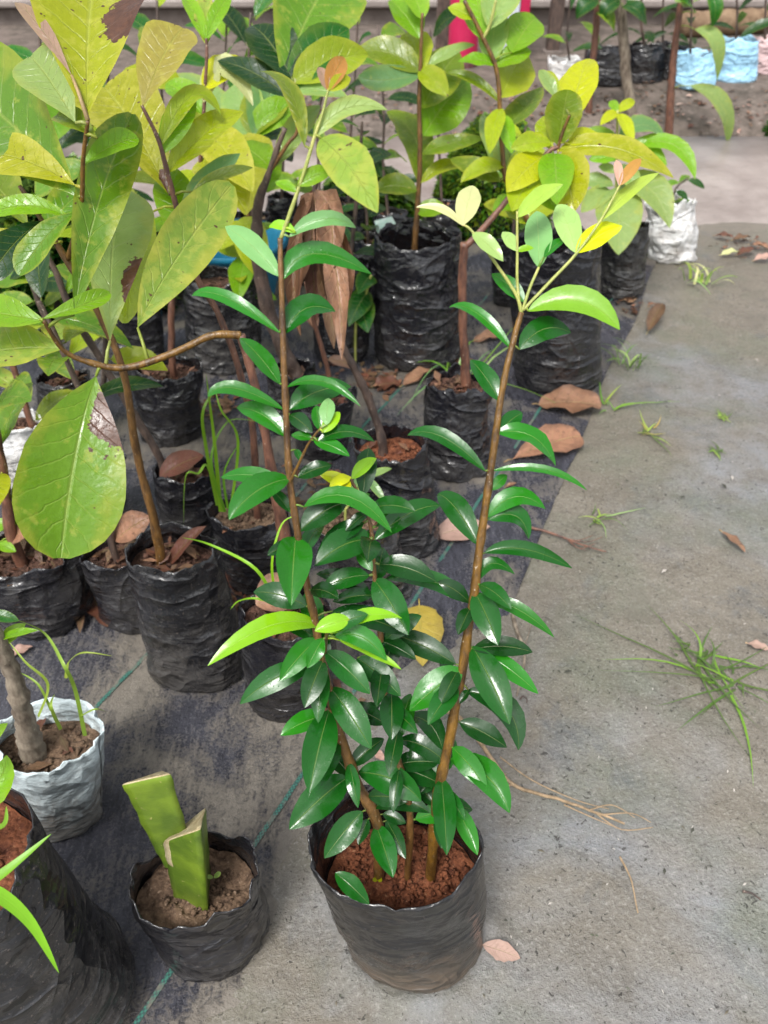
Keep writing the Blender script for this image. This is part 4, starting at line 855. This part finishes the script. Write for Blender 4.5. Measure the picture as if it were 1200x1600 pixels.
# moss fern mound behind the olive sapling
def fluff(name, c, rx, ry, h, n, L, cols, label, cat, mat='broad', core='bank'):
    e = empty(name, c, label, cat); vs, fs, uv = [], [], []
    N = 26
    for j in range(9):
        for i in range(N):
            a = 2 * math.pi * i / N; f = j / 8; k = math.cos(f * math.pi / 2 * .96) ** .6 * (1 + .15 * noise.noise(Vector((math.cos(a) * 2, math.sin(a) * 2, f * 3))))
            vs.append(c + Vector((rx * k * math.cos(a), ry * k * math.sin(a), h * f - .02)))
    for j in range(8):
        for i in range(N): i2 = (i + 1) % N; fs.append((j * N + i, j * N + i2, (j + 1) * N + i2, (j + 1) * N + i))
    fs.append(tuple(8 * N + i for i in range(N)))
    mesh_obj('core', vs, fs, M[core], e)
    V, Fc, U, Tn = [], [], [], []
    for i in range(n):
        a = random.uniform(0, 6.28); f = random.random() ** .8; k = math.cos(f * math.pi / 2 * .96) ** .6
        o = c + Vector((rx * k * math.cos(a), ry * k * math.sin(a), h * f)); d = Vector((math.cos(a), math.sin(a), random.uniform(-.4, 1.1))).normalized() + Vector([random.uniform(-.6, .6) for _ in range(3)])
        d.normalize(); l = random.uniform(*L); S = d.cross(Vector((random.uniform(-1, 1), random.uniform(-1, 1), 1))).normalized() * l * .26; q = len(V); m_ = o + d * l * .5 + Z * l * .08; t = o + d * l - Z * l * .1
        V += [o - S * .2, o + S * .2, m_ + S, t, m_ - S]; Fc.append((q, q + 1, q + 2, q + 3, q + 4)); U += [(.4, 0), (.6, 0), (1, .5), (.5, 1), (0, .5)]; Tn += [jit(C[random.choice(cols)], .35)] * 5
    tag(mesh_obj('foliage', V, Fc, M[mat], e, U, Tn), kind='stuff')
fluff('moss_fern', PG(765, 352), .24, .2, .42, 9000, (.02, .045), 'GMOMG', 'mossy green mound of fine fern behind the lime sapling', 'fern', core='bag')
fluff('bush', Vector((-2.25, 4.15, 0)), .5, .35, .72, 7000, (.03, .08), 'DGGM', 'dense dark green bush at the back corner by the path', 'bush')
fluff('weed_clump', PG(1196, 217) + Vector((.12, .05, 0)), .1, .08, .07, 900, (.03, .06), 'DG', 'low dark green weed clump on the bank by the path', 'weed')
fluff('weed_clump', PG(575, 345), .2, .14, .2, 2200, (.03, .07), 'DGM', 'feathery green weed clump behind the tagged bag', 'weed')
fluff('weed_clump', PG(120, 470) + Z * .02, .3, .25, .4, 3200, (.05, .12), 'DGDM', 'dark weed clump between the bags under the broad leaves', 'weed')
# teal basin behind the trunks
p = PG(375, 470); e = empty('basin', p, 'teal plastic basin behind the dark-trunked sapling', 'basin')
vs, fs = [], []; tube_into(vs, fs, [p + Z * z for z in (0, .1, .2, .22)], [.12, .15, .17, .185], 28, False); mesh_obj('shell', vs, fs, M['teal'], e)
vs, fs = [], []; tube_into(vs, fs, [p + Z * .21, p + Z * .215, p + Z * .23], [.178, .195, .186], 28, False); mesh_obj('rim', vs, fs, M['teal'], e)
# ================================================================ fallen leaves
def fallen(label, b, t, wpx, col, prof='ell', lift=.003, fold=.28, wav=.22, curl=0., arch=.06):
    B_, T_ = PG(*b), PG(*t); B_.z = gz(B_.x, B_.y) + .009 + lift * .2; T_.z = gz(T_.x, T_.y) + .009 + lift * .6; L = (T_ - B_).length
    W = wpx / F * depth(B_); pe = B_ + (B_ - T_).normalized() * L * .12
    o = leaf('fallen_leaf', None, B_, T_, W, Z + Vector((random.uniform(-.15, .15), -.12, 0)), jit(C[col], .1), M['dry'], prof, (B_ + T_) * .5 + Z * L * arch, fold, wav, curl, pe, .0013, 12, 4, loc=(B_ + T_) * .5)
    tag(o, label, 'fallen leaf', 'leaves fallen on the ground')
fallen('large torn orange-brown fallen leaf at the foot of the shiny bag', (842, 634), (938, 640), 66, 'Q', 'rnd', .02, .25, .16)
fallen('broad salmon-tan fallen leaf on the mat edge', (800, 722), (906, 690), 62, 'Q', 'obo', .02, .2, .1)
fallen('pink triangular fallen leaf beside the green thread', (682, 838), (765, 828), 50, 'J', 'ova', .01, .15, .06)
fallen('yellow fallen leaf with a long stalk on the mat under the shrub', (655, 950), (660, 1045), 74, 'A', 'ova', .01, .12, .05)
fallen('small narrow tan fallen leaf alone on the mud', (1128, 832), (1164, 864), 16, 'Q', 'ell', .004)
fallen('small pink fallen leaf beside the grass tuft', (1168, 1006), (1200, 1018), 16, 'J')
fallen('pale pink oval fallen leaf beside the mud splashed bag', (753, 1484), (812, 1500), 29, 'J', 'ell', .003, .1, .04)
fallen('curled dark brown fallen leaf beside the narrow creased bag', (1012, 520), (1032, 488), 26, 'N', 'ell', .05, .5)
fallen('tiny pale fallen leaf on the mud under the shrub', (585, 1175), (600, 1190), 14, 'J')
fallen('rusty red fallen leaf stuck behind the upright bag', (140, 925), (170, 985), 40, 'X', 'ell', .02)
fallen('narrow orange fallen leaf standing against the wide black bag', (134, 920), (126, 992), 20, 'N', 'lan', .01)
fallen('reddish fallen leaf under the tall weed between the bags', (585, 605), (628, 600), 36, 'X')
fallen('orange folded fallen leaf at the foot of the smooth black bag', (630, 603), (680, 580), 26, 'Q', 'ell', .02, .4)
fallen('pinkish fallen leaf lying behind the wrinkled bag', (740, 532), (790, 522), 24, 'Q')
fallen('pink and white fallen leaf by the woven sack', (12, 1028), (52, 1012), 22, 'J')
fallen('dark red fallen leaf crumpled between the two left saplings', (345, 880), (372, 930), 34, 'X')
fallen('brown fallen leaf in front of the grassy bag', (385, 970), (350, 985), 18, 'N')
fallen('small tan fallen leaf on the bare mat', (790, 765), (806, 760), 8, 'Q')
fallen('dusty purple-brown fallen leaf between squat bag and trunk', (318, 545), (338, 580), 34, 'X')
for i, (x, y, lab, cc) in enumerate([(1130, 372, 'folded mauve-brown dead leaf closest to the white bag by the path', 'X'), (1158, 378, 'flat rusty dead leaf in the litter along the path', 'N'), (1185, 385, 'curled tan dead leaf at the path edge beside the rusty one', 'Q'),
                                 (1165, 402, 'broad mauve dead leaf lying on the mud before the litter', 'X'), (1192, 410, 'pinkish tan dead leaf lying apart on the mud by the litter', 'J'), (1140, 402, 'small white dead leaf behind the pale grass tuft', 'W')]):
    fallen(lab, (x - 14, y), (x + 14, y + random.randint(-8, 8)), 16, cc, 'ell', .02, .4)
# leaf litter between the pots
def litter(name, spots, n, sz, cols, zf, label=None):
    V, Fc, U, Tn = [], [], [], []
    for i in range(n):
        cx, cy, rr = random.choice(spots); a, q = random.uniform(0, 6.28), rr * math.sqrt(random.random()); x, y = cx + q * math.cos(a), cy + q * math.sin(a)
        b = random.uniform(0, 6.28); d = Vector((math.cos(b), math.sin(b), random.uniform(-.2, .2))); l = random.uniform(*sz); S = Vector((-d.y, d.x, random.uniform(-.4, .4))) * l * random.uniform(.15, .3)
        o = Vector((x, y, zf(x, y) + .009 + random.uniform(0, .006))); k = len(V); V += [o, o + d * l * .5 + S + Z * .004, o + d * l, o + d * l * .5 - S + Z * .003]; Fc.append((k, k + 1, k + 2, k + 3)); U += [(.5, 0), (1, .5), (.5, 1), (0, .5)]; Tn += [jit(C[random.choice(cols)], .3)] * 4
    return tag(mesh_obj(name, V, Fc, M['dry'], None, U, Tn), label, None, None, 'stuff')
def W2(px, py, rpx): q = PG(px, py); return (q.x, q.y, rpx / F * depth(q))
litter('leaf_litter', [W2(550, 585, 60), W2(590, 600, 40), W2(360, 930, 30), W2(160, 940, 25), W2(480, 760, 60), W2(330, 640, 40), W2(120, 860, 40), W2(1165, 390, 50), W2(990, 480, 25), W2(520, 1110, 40), W2(700, 560, 30)], 520, (.012, .04), 'XXNNQ', gz, 'small broken dry leaves between the grow bags')
litter('bank_litter', [(x * .25 - 1, 4.95 + (x % 3) * .1, .25) for x in range(22)], 700, (.02, .06), 'NXQJ', lambda x, y: .02 + (TZ - .02) * max(0, min(1, (y - 4.8) / .56)) ** .8, 'dead leaves and twigs scattered over the soil bank')
# specks of debris on the mud
def debris():
    V, Fc, U, Tn = [], [], [], []
    for i in range(2200):
        x, y = random.uniform(-.1, 1.6), random.uniform(.25, 2.6)
        if x < edge_x(y) - .05 and random.random() < .6: continue
        l = random.uniform(.001, .0045) * (1 if random.random() < .95 else 2.4); b = random.uniform(0, 6.28); d = Vector((math.cos(b), math.sin(b), 0)) * l; S = Vector((-d.y, d.x, 0)) * random.uniform(.12, .5)
        o = Vector((x, y, gz(x, y) + .007)); k = len(V); h = Z * l * .35
        V += [o - d, o - S + h, o + d, o + S + h, o + h * 1.6]; Fc += [(k, k + 1, k + 4), (k + 1, k + 2, k + 4), (k + 2, k + 3, k + 4), (k + 3, k, k + 4)]; U += [(.2, .5)] * 5
        c = random.choice([(.03, .025, .02, 0)] * 5 + [(.09, .07, .05, 0), (.05, .06, .03, 0), (.4, .36, .33, 0)]); Tn += [c] * 5
    tag(mesh_obj('ground_debris', V, Fc, M['dry'], None, U, Tn), 'tiny dark specks and bits scattered over the mud', kind='stuff')
debris()
# ================================================================ grass tufts on the mud
def tuft(label, px, py, n, L, wd, col, spread=.9, rise=.8):
    c = PG(px, py); c.z = gz(c.x, c.y); vs, fs, uv, tn = [], [], [], []
    blades_into(vs, fs, uv, tn, c, n, L, wd, spread, col, rise)
    for v in vs: v.z = max(v.z, gz(v.x, v.y) + .008)
    tag(mesh_obj('grass_tuft', vs, fs, M['blade'], None, uv, tn, loc=c), label, 'grass tuft', 'grass tufts on the mud')
tuft('leafy grass tuft with long flattened blades next to the pink leaf', 1095, 1022, 20, (.04, .2), .005, 'HHMH', 1.0, .40)
tuft('flattened grass tuft trailing dry runners beside the taller tuft', 1142, 1062, 22, (.04, .2), .0045, 'HHHM', 1.0, .34)
tuft('upright grass sprouting at the mat edge by the shiny bag', 987, 575, 14, (.08, .2), .007, 'HPM', .5, 1.1)
tuft('thin grass tuft at the mat corner below the salmon leaf', 935, 812, 10, (.04, .1), .005, 'HPV', .9, .7)
tuft('tiny dry grass tuft on the mud beyond the mat corner', 1012, 678, 14, (.04, .1), .005, 'VHT', .9, .5)
tuft('tiny low grass sprout alone on the mud by the path', 1128, 655, 14, (.02, .06), .005, 'HV', .9, .6)
tuft('tiny flat weed sprout on the open mud', 1118, 706, 9, (.03, .06), .007, 'HMV', .9, .5)
tuft('pale grass tuft at the edge of the concrete path', 1095, 445, 14, (.08, .22), .012, 'PWV', .6, 1.0)
tuft('grass blades rooted between the wrinkled bag and the smooth bag', 708, 590, 9, (.2, .42), .008, 'PMC', .8, 1.0)
tuft('sparse grass by the mat edge under the torn orange leaf', 948, 636, 9, (.05, .14), .006, 'PMV', .9, .6)
# twigs
def twig(label, pts, wpx, mat='wood', lift=.006, forks=()):
    P = [PG(x, y) for x, y in pts]; P = [(Vector((p.x, p.y, gz(p.x, p.y) + .013 + lift)), max(.0011, (1.2 * wpx * (1 - .6 * i / (len(P) - 1))) * .5 * depth(p) / F)) for i, p in enumerate(P)]
    vs, fs = [], []; sp = spline(P, 6); tube_into(vs, fs, [p + Vector(noise.noise_vector(p * 40)) * .002 for p, r in sp], [r for p, r in sp], 6)
    for f in forks:
        Q = [PG(x, y) for x, y in f]; Q = spline([(Vector((p.x, p.y, gz(p.x, p.y) + .013 + lift)), .0014) for p in Q], 5); tube_into(vs, fs, [p for p, r in Q], [r * (1 - .5 * i / len(Q)) for i, (p, r) in enumerate(Q)], 5)
    tag(mesh_obj('twig', vs, fs, M[mat], None, loc=P[0][0]), label, 'twig')
M['straw'] = mat_bark('dry_straw', (.16, .11, .06), (.34, .24, .14), .7)
twig('long forked dry grass stalk reaching from behind the shrub over the mud', [(688, 1108), (730, 1142), (765, 1190), (800, 1232), (860, 1250), (920, 1270), (975, 1290)], 7, 'straw', .004,
     [[(780, 1190), (830, 1225), (900, 1255), (950, 1268)], [(920, 1270), (955, 1262), (990, 1282)], [(930, 1276), (970, 1300), (1018, 1298)], [(880, 1262), (930, 1285), (960, 1296)], [(940, 1278), (985, 1275), (1015, 1290)], [(800, 1232), (770, 1235), (790, 1215)]])
twig('reddish frayed rootlet lying across the mat edge', [(818, 828), (858, 838), (885, 848), (920, 862), (945, 870)], 4, 'bark_red', .002, [[(870, 842), (900, 850), (925, 842)], [(885, 848), (905, 862), (930, 855)], [(880, 846), (915, 852), (940, 845)], [(890, 850), (900, 860), (915, 866)]])
twig('bent dark stick half sunk in the mud beside the shrub', [(800, 962), (812, 1000), (820, 1012), (815, 1060), (806, 1090)], 6, 'bark_grey', -.002, [[(820, 1010), (828, 985), (830, 970)]])
twig('curled black stalk on the mud beside the shrub leaves', [(812, 1100), (816, 1096), (822, 1100), (822, 1107)], 3, 'bark_dark')
twig('thin pale straw lying alone on the open mud', [(965, 1345), (978, 1370), (988, 1400), (994, 1432)], 3, 'straw')
twig('short dark twig on the mud near the pitted patch', [(1155, 1398), (1170, 1402), (1185, 1412)], 4, 'bark_dark')
